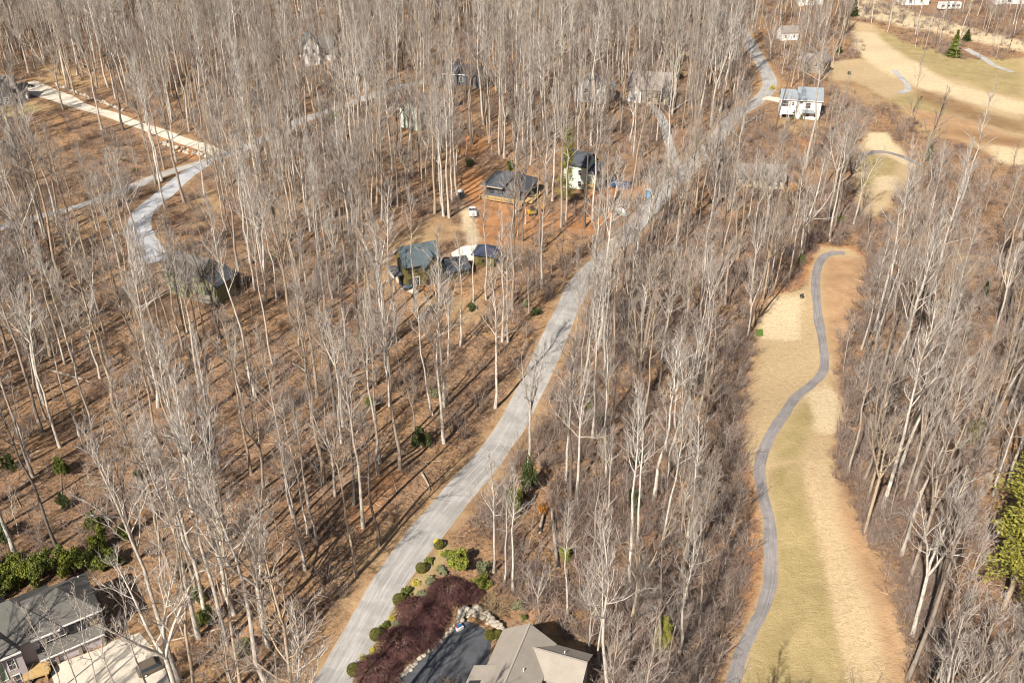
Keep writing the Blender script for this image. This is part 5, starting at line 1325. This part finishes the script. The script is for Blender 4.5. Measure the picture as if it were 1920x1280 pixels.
# trees whose foot and top can be read off the photograph: foot pixel, top row, kind, bark
HAND = [((990, 872), 620, 'forked', 'pale'), ((832, 762), 440, 'tall', 'pale'), ((942, 640), 395, 'tall', 'pale'), ((953, 642), 420, 'tall', 'pale'), ((887, 566), 395, 'tall', 'pale'), ((912, 562), 360, 'tall', 'pale'),
        ((862, 650), 450, 'tall', 'pale'), ((779, 585), 360, 'tall', 'pale'), ((205, 166), -60, 'tall', 'pale'), ((372, 1194), 780, 'tall', 'pale'), ((366, 1060), 690, 'tall', 'pale'), ((425, 1206), 800, 'tall', 'pale'),
        ((345, 1190), 930, 'sapling', 'pale'), ((336, 1276), 800, 'tall', 'pale'), ((441, 1150), 720, 'tall', 'pale'), ((504, 1212), 870, 'forked', 'pale'), ((427, 1060), 740, 'forked', 'pale'), ((1655, 952), 560, 'tall', 'pale'),
        ((1690, 1040), 690, 'tall', 'pale'), ((1705, 1090), 760, 'forked', 'grey'), ((1712, 1190), 850, 'forked', 'pale'), ((1640, 618), 330, 'tall', 'pale'), ((1652, 715), 380, 'tall', 'grey'), ((1648, 800), 400, 'tall', 'pale'),
        ((112, 1292), 1136, 'sapling', 'pale'), ((148, 1296), 1128, 'sapling', 'pale'), ((184, 1292), 1130, 'sapling', 'pale'), ((222, 1290), 1150, 'sapling', 'pale'), ((280, 1292), 1060, 'sapling', 'pale'),
        ((962, 1106), 880, 'tall', 'pale'), ((925, 1072), 850, 'tall', 'pale'), ((944, 1097), 900, 'tall', 'pale'), ((1012, 1150), 1050, 'forked', 'pale'), ((1064, 1160), 960, 'tall', 'pale'), ((1104, 1220), 1060, 'forked', 'pale'),
        ((1108, 1225), 1110, 'sapling', 'pale'), ((712, 868), 560, 'tall', 'pale'), ((681, 988), 640, 'tall', 'pale'), ((640, 830), 600, 'tall', 'pale'), ((585, 790), 520, 'tall', 'grey'), ((1060, 905), 640, 'tall', 'pale'), ((1110, 828), 540, 'tall', 'pale'),
        ((1086, 790), 520, 'tall', 'grey'), ((1132, 700), 480, 'tall', 'pale'), ((1150, 668), 420, 'tall', 'tan'), ((1078, 690), 480, 'tall', 'grey'), ((968, 402), 180, 'tall', 'pale'), ((985, 420), 270, 'tall', 'pale'), ((1012, 470), 240, 'tall', 'grey'),
        ((1112, 415), 160, 'tall', 'pale'), ((1125, 400), 140, 'tall', 'tan'), ((842, 408), 160, 'tall', 'pale'), ((832, 405), 150, 'tall', 'pale'), ((815, 400), 130, 'tall', 'tan'), ((815, 296), 120, 'tall', 'tan'), ((1395, 205), 130, 'forked', 'grey'),
        ((1562, 122), 58, 'forked', 'pale'), ((1716, 90), 40, 'forked', 'pale'), ((1664, 60), 0, 'tall', 'pale'), ((300, 190), -40, 'tall', 'pale'), ((352, 225), 20, 'tall', 'pale'), ((325, 185), -20, 'tall', 'tan'), ((372, 185), -30, 'tall', 'tan'),
        ((388, 310), 180, 'forked', 'grey'), ((425, 430), 260, 'tall', 'pale'), ((420, 390), 180, 'tall', 'tan'), ((1745, 400), 270, 'tall', 'pale'), ((1790, 395), 280, 'tall', 'pale'), ((1600, 420), 240, 'forked', 'pale'), ((1480, 470), 290, 'tall', 'pale'), ((1555, 250), 170, 'tall', 'pale')] + [((bx, by), by - hh, kd_, bk_) for bx, by, hh, kd_, bk_ in ((1196, 470, 170, 'forked', 'pale'), (1222, 440, 175, 'forked', 'grey'), (1252, 420, 180, 'tall', 'pale'), (1178, 520, 170, 'forked', 'grey'), (1282, 400, 165, 'forked', 'pale'), (1300, 372, 150, 'tall', 'tan'), (1322, 345, 140, 'forked', 'grey'), (1345, 322, 130, 'forked', 'pale'), (1232, 480, 190, 'tall', 'grey'), (1268, 455, 185, 'forked', 'pale'), (1310, 420, 170, 'tall', 'pale'), (1366, 300, 110, 'forked', 'grey'), (1205, 500, 180, 'sapling', 'pale'), (1330, 380, 150, 'forked', 'tan'))]
HAND += [((1388, 392), 282, 'forked', 'grey'), ((1402, 410), 280, 'tall', 'pale'), ((1420, 402), 282, 'forked', 'grey'), ((1436, 418), 278, 'forked', 'pale'), ((1452, 398), 278, 'forked', 'grey'), ((1470, 412), 282, 'tall', 'grey'), ((1412, 372), 292, 'forked', 'tan'), ((1444, 376), 286, 'forked', 'pale'), ((1460, 104), 44, 'tall', 'grey'), ((1472, 98), 43, 'forked', 'pale'), ((1484, 100), 42, 'tall', 'tan'), ((1494, 108), 48, 'forked', 'grey'), ((1452, 92), 42, 'forked', 'grey'), ((1516, 160), 85, 'forked', 'grey'), ((1532, 166), 86, 'tall', 'pale'), ((300, 610), 440, 'tall', 'grey'), ((322, 632), 452, 'forked', 'grey'), ((352, 622), 432, 'tall', 'pale'), ((384, 636), 446, 'forked', 'grey'), ((412, 612), 442, 'tall', 'dark'), ((338, 592), 442, 'forked', 'dark'), ((1188, 448), 298, 'tall', 'grey'), ((1214, 418), 268, 'forked', 'pale'), ((1238, 395), 255, 'tall', 'pale'), ((1258, 376), 241, 'forked', 'tan'), ((1290, 346), 226, 'tall', 'grey'), ((1300, 330), 220, 'forked', 'pale'), ((1330, 300), 195, 'tall', 'pale'), ((1360, 275), 185, 'forked', 'grey'), ((1372, 250), 170, 'tall', 'grey'), ((1392, 240), 155, 'forked', 'pale'), ((1110, 610), 420, 'forked', 'pale'), ((1128, 575), 400, 'tall', 'grey'), ((1146, 545), 375, 'forked', 'pale'), ((1160, 505), 340, 'tall', 'pale'), ((1168, 540), 380, 'forked', 'grey'), ((1215, 210), 125, 'tall', 'pale'), ((1195, 215), 125, 'tall', 'grey'), ((1230, 222), 132, 'forked', 'tan'), ((1100, 214), 114, 'tall', 'pale'), ((1125, 218), 123, 'tall', 'grey'), ((1084, 222), 122, 'tall', 'tan'), ((570, 142), 52, 'tall', 'pale'), ((592, 150), 55, 'tall', 'grey'), ((618, 146), 56, 'tall', 'tan'), ((640, 140), 50, 'forked', 'grey'), ((752, 268), 158, 'tall', 'pale'), ((786, 276), 166, 'tall', 'grey'), ((1500, 260), 170, 'forked', 'grey'), ((1470, 246), 166, 'forked', 'grey')]
for (bx, by), ty, kd, bk in HAND:
    p = G(bx, by); h = pole_h(bx, by, ty)
    cand.append([p.x, p.y, h, kd, bk, True]); taken = np.vstack([taken, [[p.x, p.y]]])
tk = [tuple(a) for a in taken]
for q in order:
    x, y = XX[q], YY[q]
    if tk and min((x - a) ** 2 + (y - b) ** 2 for a, b in tk[:]) < 2.3 ** 2: continue
    strip = in_poly(ROADSTRIP, np.array([x]), np.array([y]))[0]
    right = x > 30 and y < 240
    u = rg.random()
    kd = 'sapling' if u < .32 else ('forked' if u < (.68 if strip else .5 if right else .48) else 'tall')
    h = {'tall': rg.normal(33, 4.6), 'forked': rg.normal(27, 4), 'sapling': rg.uniform(6, 15)}[kd]
    if x > 95 and y > 300: h *= .62
    if strip: h *= .86
    if blocked(x, y, h, kd):
        kd = 'sapling'; h = rg.uniform(4, 8)
        if blocked(x, y, h, kd): continue
    v = rg.random()
    bk = 'pale' if v < .42 else 'grey' if v < .68 else 'tan' if v < .86 else 'dark'
    cand.append([x, y, h, kd, bk, False]); tk.append((x, y))

# those that show largest become objects, up to 290 of a kind
lim = {'tall': 290, 'forked': 290, 'sapling': 290}
def shown(c):
    x, y, h = c[:3]; z = float(hgt(x, y))
    a, b = PX(x, y, z), PX(x, y, z + h)
    if not (-60 < a[0] < 1980 and (0 < a[1] < 1400 or 0 < b[1] < 1290)): return 0
    return h * FPX / math.hypot(y, CAM_H)
cand.sort(key=lambda c: (-c[5], -shown(c)))
ind, far = [], []
cnt = {k: 0 for k in lim}
for c in cand:
    if shown(c) > 0 and cnt[c[3]] < lim[c[3]]: cnt[c[3]] += 1; ind.append(c)
    else: far.append(c)

# ---- labels: rank of each tree among its like, counted from the nearest landmark
LM = [('the grey hipped house', 130, 1190, 'on the slope side of', 'on the road side of'), ('the taupe house', 1010, 1240, 'on the road side of', 'on the fairway side of'),
      ('the largest bright shrub', 858, 1070, 'on the road side of', 'on the strip side of'), ('the orange broken top', 1018, 962, 'on the road side of', 'on the fairway side of'),
      ('the dark holly', 790, 838, 'on the uphill side of', 'on the road side of'), ('the olive house', 806, 520, 'on the wooded side of', 'on the road side of'), ('the shed', 912, 492, 'on the house side of', 'on the road side of'),
      ('the unfinished house', 956, 370, 'on the truck side of', 'on the road side of'), ('the mint house', 1085, 352, 'on the pine side of', 'on the dumpster side of'), ('the grey roofed house', 370, 540, 'on the driveway side of', 'on the road side of'),
      ('the slate house', 15, 196, 'on the far side of', 'on the driveway side of'), ('the white gabled house', 600, 118, 'on the slope side of', 'on the lane side of'), ('the pale gabled house', 772, 243, 'on the lane side of', 'on the road side of'),
      ('the low dark house', 870, 160, 'on the lane side of', 'on the wooded side of'), ('the twin gable house', 1104, 192, 'on the lane side of', 'on the porch side of'), ('the white porch house', 1204, 192, 'on the gable side of', 'on the road side of'),
      ('the white house', 1505, 222, 'on the road side of', 'on the golf side of'), ('the cream house', 1424, 352, 'on the road side of', 'on the fairway side of'), ('the stone grey house', 1528, 138, 'on the road side of', 'on the lawn side of'),
      ('the white cottage', 1480, 76, 'on the road side of', 'on the golf side of'), ('the cart path top', 1540, 480, 'on the strip side of', 'on the fairway side of'), ('the upper tee', 1465, 600, 'on the road side of', 'on the cart path side of'),
      ('the lower tee', 1550, 770, 'on the cart path side of', 'on the wood side of'), ('the olive conifer', 1826, 832, 'on the fairway side of', 'on the far side of'), ('the edge pine', 1880, 1132, 'on the fairway side of', 'on the far side of'),
      ('the small green', 1660, 330, 'on the house side of', 'on the far side of'), ('the lone cedar', 1790, 108, 'on the fairway side of', 'on the far side of'), ('the lane junction', 400, 300, 'on the slope side of', 'on the wooded side of'),
      ('the rhododendron bank', 100, 1070, 'on the far side of', 'on the road side of'), ('the pale fallen trunk', 580, 700, 'on the slope side of', 'on the road side of'), ('the long fallen log', 140, 706, 'on the far side of', 'on the road side of'),
      ('the pale blue toilet', 1215, 370, 'on the house side of', 'on the fairway side of'), ('the dark roadside hemlock', 1130, 798, 'on the road side of', 'on the fairway side of'), ('the slim dark evergreen', 1185, 960, 'on the road side of', 'on the fairway side of'),
      ('the cart path end', 1385, 1240, 'on the road side of', 'on the fairway side of'), ('the cart path curve', 1430, 860, 'on the road side of', 'on the fairway side of'), ('the edge lane', 20, 425, 'on the downhill side of', 'on the uphill side of'),
      ('the olive cedar', 632, 246, 'on the slope side of', 'on the lane side of')]
LMP = np.array([(G(a, b).x, G(a, b).y) for _, a, b, _, _ in LM])
TYPE = {'tall': 'tall straight', 'forked': 'forked', 'sapling': 'slender'}
bins = {}
for c in cand:
    d = np.hypot(LMP[:, 0] - c[0], LMP[:, 1] - c[1]); k = int(d.argmin())
    dx, dy = c[0] - LMP[k, 0], c[1] - LMP[k, 1]
    rel = ('behind' if dy > 0 else 'in front of') if abs(dy) > abs(dx) else (LM[k][4] if dx > 0 else LM[k][3])
    bins.setdefault((c[3], c[4], k, rel), []).append((d[k], id(c)))
LAB = {}
ORD = ['nearest', 'second nearest', 'third nearest', 'fourth nearest', 'fifth nearest', 'sixth nearest', 'seventh nearest', 'eighth nearest', 'ninth nearest', 'tenth nearest', 'eleventh nearest', 'twelfth nearest', 'thirteenth nearest', 'fourteenth nearest', 'fifteenth nearest', 'sixteenth nearest', 'seventeenth nearest', 'eighteenth nearest', 'nineteenth nearest', 'twentieth nearest']
for (kd, bk, k, rel), lst in bins.items():
    lst.sort()
    base = f'{bk} {TYPE[kd]} tree'
    for q, (_, i_) in enumerate(lst):
        if len(lst) == 1: LAB[i_] = (f'the one {base} {rel} {LM[k][0]}', None)
        elif q < len(ORD): LAB[i_] = (f'{ORD[q]} {base} {rel} {LM[k][0]}', None)
        else: LAB[i_] = (f'{base} deep in the wood {rel} {LM[k][0]}', f'{base}s deep in the wood {rel} {LM[k][0]}')
NAME = {'tall': 'tall_tree', 'forked': 'forked_tree', 'sapling': 'sapling'}
GRP = {'tall': 'tall straight bare trees in the woods', 'forked': 'forked bare trees in the woods', 'sapling': 'slender young bare trees'}
BARK = {'pale': M['bark_pale'], 'grey': M['bark_grey'], 'tan': M['bark_tan'], 'dark': M['bark_dark']}
TREEV = {}
for (kd, k), (Tm, Cm) in TREE.items():
    for bk, mt in BARK.items():
        if bk == 'pale': TREEV[kd, k, bk] = Tm
        else:
            t2 = Tm.copy(); t2.materials[0] = mt; TREEV[kd, k, bk] = t2
for c in ind:
    x, y, h, kd, bk, hand = c
    k = int(rg.integers(NV[kd]))
    lab, grp = LAB[id(c)]
    t = thing(NAME[kd], lab, 'tree', (x, y, float(hgt(x, y))), rg.uniform(0, 6.283), grp or GRP[kd])
    s = h / (9 if kd == 'sapling' else 30)
    w = s * rg.uniform(.75, 1.25) if not hand else s * 1.0
    if kd == 'sapling' and h > 9: w *= .8
    t.scale = (w, w, s)
    lean = .012 if hand else .035
    t.rotation_euler.x = rg.normal(0, lean); t.rotation_euler.y = rg.normal(0, lean)
    link('trunk', TREEV[kd, k, bk], t); link('crown', TREE[kd, k][1], t)

# ---- masses nobody could count: points that carry copies of a few real meshes
def scatter(name, P, rot, scl, meshes, label):
    c = bpy.data.collections.new(name + '_sources')
    for k, me in enumerate(meshes): c.objects.link(bpy.data.objects.new(f'{name}_source_{k:02d}', me))
    me = bpy.data.meshes.new(name); me.from_pydata([tuple(p) for p in P], [], [])
    for nm, arr in (('turn', rot), ('size', scl)):
        at = me.attributes.new(nm, 'FLOAT_VECTOR', 'POINT'); at.data.foreach_set('vector', np.asarray(arr, np.float32).ravel())
    o = link(name, me)
    ng = bpy.data.node_groups.new(name, 'GeometryNodeTree')
    ng.interface.new_socket('Geometry', in_out='INPUT', socket_type='NodeSocketGeometry'); ng.interface.new_socket('Geometry', in_out='OUTPUT', socket_type='NodeSocketGeometry')
    N = ng.nodes.new
    gi, go, ip, ci = N('NodeGroupInput'), N('NodeGroupOutput'), N('GeometryNodeInstanceOnPoints'), N('GeometryNodeCollectionInfo')
    ci.inputs['Collection'].default_value = c; ci.inputs['Separate Children'].default_value = True; ci.inputs['Reset Children'].default_value = True
    ip.inputs['Pick Instance'].default_value = True
    ng.links.new(gi.outputs[0], ip.inputs['Points']); ng.links.new(ci.outputs[0], ip.inputs['Instance'])
    for nm, sock in (('turn', 'Rotation'), ('size', 'Scale')):
        na = N('GeometryNodeInputNamedAttribute'); na.data_type = 'FLOAT_VECTOR'; na.inputs['Name'].default_value = nm
        ng.links.new(na.outputs[0], ip.inputs[sock])
    rv = N('FunctionNodeRandomValue'); rv.data_type = 'INT'
    for sk in rv.inputs:
        if sk.type == 'INT' and sk.name == 'Min': sk.default_value = 0
        if sk.type == 'INT' and sk.name == 'Max': sk.default_value = len(meshes) - 1
    ng.links.new([q for q in rv.outputs if q.type == 'INT'][0], ip.inputs['Instance Index'])
    ng.links.new(ip.outputs[0], go.inputs[0])
    md = o.modifiers.new('scatter', 'NODES'); md.node_group = ng
    return tag(o, label, kind='stuff')

def joined(T, C, m0, m1, name):
    Va, Fa, Ta = T.arrays(); Vb, Fb, Tb = C.arrays()
    me = mesh_np(name, np.concatenate([Va, Vb]), np.concatenate([Fa, Fb + len(Va)]), None, mats=[m0, m1], smooth=True)
    me.polygons.foreach_set('material_index', np.concatenate([np.zeros(len(Fa), np.int32), np.ones(len(Fb), np.int32)])); me.update()
    return me
MASS = {'tall': ('tall_woods', 'mass of tall bare trees filling the far upper woods'), 'forked': ('spreading_woods', 'mass of spreading bare trees between the taller far ones'), 'sapling': ('sapling_thicket', 'thicket of thin bare young trees below the tall ones')}
for kd in NV:
    lst = [c for c in far if c[3] == kd]
    if not lst: continue
    srcs = []
    for k in range(8):
        T, C = grow(kd, 900 + 13 * k + len(kd), True)
        srcs.append(joined(T, C, BARK[('pale', 'grey', 'pale', 'tan', 'dark')[k % 5]], M['twig'], NAME[kd]))
    P = [(c[0], c[1], float(hgt(c[0], c[1]))) for c in lst]
    sz = np.array([c[2] / (9 if kd == 'sapling' else 30) for c in lst]); wd = sz * rg.uniform(.75, 1.25, len(lst))
    ro = np.stack([rg.normal(0, .03, len(lst)), rg.normal(0, .03, len(lst)), rg.uniform(0, 6.283, len(lst))], -1)
    scatter(MASS[kd][0], P, ro, np.stack([wd, wd, sz], -1), srcs, MASS[kd][1])
print('TREES objects', len(ind), cnt, 'mass', len(far))

# ---- undergrowth: bare brush, thick in the roadside strip and along wood edges
def brush_mesh(seed, k, spread, h0, h1, mat, tw=3):
    r = np.random.default_rng(seed); C = MB()
    for _ in range(k):
        a = r.uniform(0, 6.28); q = r.uniform(0, .5)
        d = np.array([math.cos(a) * r.uniform(.1, spread), math.sin(a) * r.uniform(.1, spread), 1.0])
        L = r.uniform(h0, h1)
        Q = polyline(r, np.array([math.cos(a) * q, math.sin(a) * q, -.08]), d, L, 4, .1, .2)
        C.tube(Q, np.array([.022, .018, .013, .007]) * (.7 + .3 * L), 3)
        for _ in range(tw):
            f = r.uniform(.8, 2.9); j0 = int(f); p = Q[j0] + (Q[j0 + 1] - Q[j0]) * (f - j0)
            Q2 = polyline(r, p, rvec(r) * .9 + np.array([0, 0, .6]), L * r.uniform(.25, .5), 3, 0, .15)
            C.tube(Q2, [.014, .010, .005], 3)
            C.tube(polyline(r, Q2[1], rvec(r) + np.array([0, 0, .4]), L * r.uniform(.15, .3), 2, 0, .1), [.010, .005], 3)
    return C.mesh('brush', mat, True)
def spots(n, dens, slack, power=1.25, far_y=520):
    Y = 52 + (far_y - 52) * rg.random(n) ** power; X = rg.uniform(-1, 1, n) * (Y * .6 + 38)
    nz = np.sin(X * .11 + 1) * np.sin(Y * .09 + 2) + .6 * np.sin(X * .31 - Y * .23) + .4 * np.sin(X * .7 + Y * .5)
    a, b, c_, d_ = dens
    pd = np.clip(a + .34 * nz, .04, .9)
    pd = np.where(in_poly(NEARLEFT, X, Y), np.clip(b + .3 * nz, .03, .9), pd)
    pd = np.where(in_poly(ROADSTRIP, X, Y), np.clip(c_ + .25 * nz, .2, 1), pd)
    pd = np.where((X > 30) & (Y < 230), np.clip(c_ * .62 + .3 * nz, .1, 1), pd)
    pd = np.where(in_poly(LAWN, X, Y), d_, pd)
    pd = np.where(seg_dist(FW, X, Y, True) < 6, 1.0, pd)
    ok = (rg.random(n) < pd * np.where(in_poly(ROADSTRIP, X, Y) | (X > 30), .95, .6)) & free(X, Y, slack)
    return X[ok], Y[ok]
FW = gpoly(FAIRWAY)
def clear_view(X, Y, h):
    ok = np.ones(len(X), bool)
    Z = hgt(X, Y)
    for poly, q in CLEAR:
        for f in (.5, 1):
            a, b = PX(X, Y, Z + h * f)
            ok &= ~(in_poly(poly, a, b) & (q < .15))
    return ok
def spread_brush(name, label, n, dens, h, smin, smax, meshes, slack=1.12):
    X, Y = spots(n, dens, slack)
    k = clear_view(X, Y, h); X, Y = X[k], Y[k]
    s_ = rg.uniform(smin, smax, len(X))
    scatter(name, np.stack([X, Y, hgt(X, Y)], -1), np.stack([X * 0, X * 0, rg.uniform(0, 6.283, len(X))], -1), np.stack([s_ * rg.uniform(.9, 1.4, len(X)), s_ * rg.uniform(.9, 1.4, len(X)), s_], -1), meshes, label)
    print('BRUSH', name, len(X))
M['thicket'] = make_bark('thicket_twigs', (0.48, 0.39, 0.325), (0.28, 0.205, 0.165), (0.18, 0.13, 0.105))
spread_brush('undergrowth', 'low bare brown brush covering the forest floor', 40000, (.5, .24, 1.0, .22), 1.2, .8, 1.9, [brush_mesh(k, 14, .95, .6, 1.3, M['brush']) for k in range(8)])
spread_brush('tall_brush', 'tall thin grey brush between the trees', 17000, (.34, .17, .95, .08), 4.0, .8, 1.5, [brush_mesh(40 + k, 7, .35, 2.2, 4.2, M['thicket'], 5) for k in range(8)])

M['tanbrush'] = make_bark('tan_shrub_twigs', (0.50, 0.38, 0.22), (0.36, 0.26, 0.15), (0.25, 0.17, 0.1))
for k, (a, b, sx, sz, lab) in enumerate([(932, 1148, 2.4, 1.25, 'bare tan shrub fanning up behind the boulder wall'), (842, 1296, 1.3, .8, 'bare tan shrub at the photo edge on the dark driveway side'), (1000, 1128, 1.2, .7, 'small bare shrub behind the garden shrubs of the taupe house')]):
    p = G(a, b); t = thing('bare_shrub', lab, 'shrub', (p.x, p.y, p.z))
    o = link('branches', brush_mesh(70 + k, 34, 1.3, 1.4, 3.2, M['tanbrush'], 5), t); o.scale = (sx * .6, sx * .6, sz)
    mb_ = MB(); mb_.tube([(0, 0, -.3), (.05, 0, .25), (0, .05, .6)], [.16, .12, .06], 6); mb_.build('stem', M['bark_tan'], t)

# ---- fallen sticks on the forest floor
N2 = 15000
YY = 52 + (360 - 52) * rg.random(N2) ** 1.35; XX = rg.uniform(-1, 1, N2) * (YY * .6 + 38)
ok = free(XX, YY, 1.05); XX, YY = XX[ok], YY[ok]
r = rg
V, F = [], []
A = r.uniform(0, 6.283, len(XX)); Ls = np.exp(r.normal(.45, .55, len(XX))); Rr = .014 + .012 * Ls * r.uniform(.4, 1.2, len(XX))
dx, dy = np.cos(A) * Ls * .5, np.sin(A) * Ls * .5
e0 = np.stack([XX - dx, YY - dy, hgt(XX - dx, YY - dy) + .03 + Rr * .5], -1); e1 = np.stack([XX + dx, YY + dy, hgt(XX + dx, YY + dy) + .05 + r.uniform(0, .25, len(XX))], -1)
nx_, ny_ = -np.sin(A) * Rr, np.cos(A) * Rr
o1 = np.stack([nx_, ny_, -Rr * .4], -1); o2 = np.stack([-nx_, -ny_, -Rr * .4], -1); o3 = np.stack([nx_ * 0, ny_ * 0, Rr], -1)
VV2 = np.stack([e0 + o1, e0 + o2, e0 + o3, e1 + o1 * .5, e1 + o2 * .5, e1 + o3 * .5], 1).reshape(-1, 3)
b = (np.arange(len(XX)) * 6)[:, None]
FF = np.concatenate([b + np.array([[0, 1, 4, 3]]), b + np.array([[1, 2, 5, 4]]), b + np.array([[2, 0, 3, 5]])])
me = mesh_np('fallen_sticks', VV2, FF, mats=[M['stick']], attrs={'tone': np.repeat(r.random(len(XX)), 6)})
tag(link('fallen_sticks', me), 'pale fallen sticks littering the forest floor', kind='stuff')
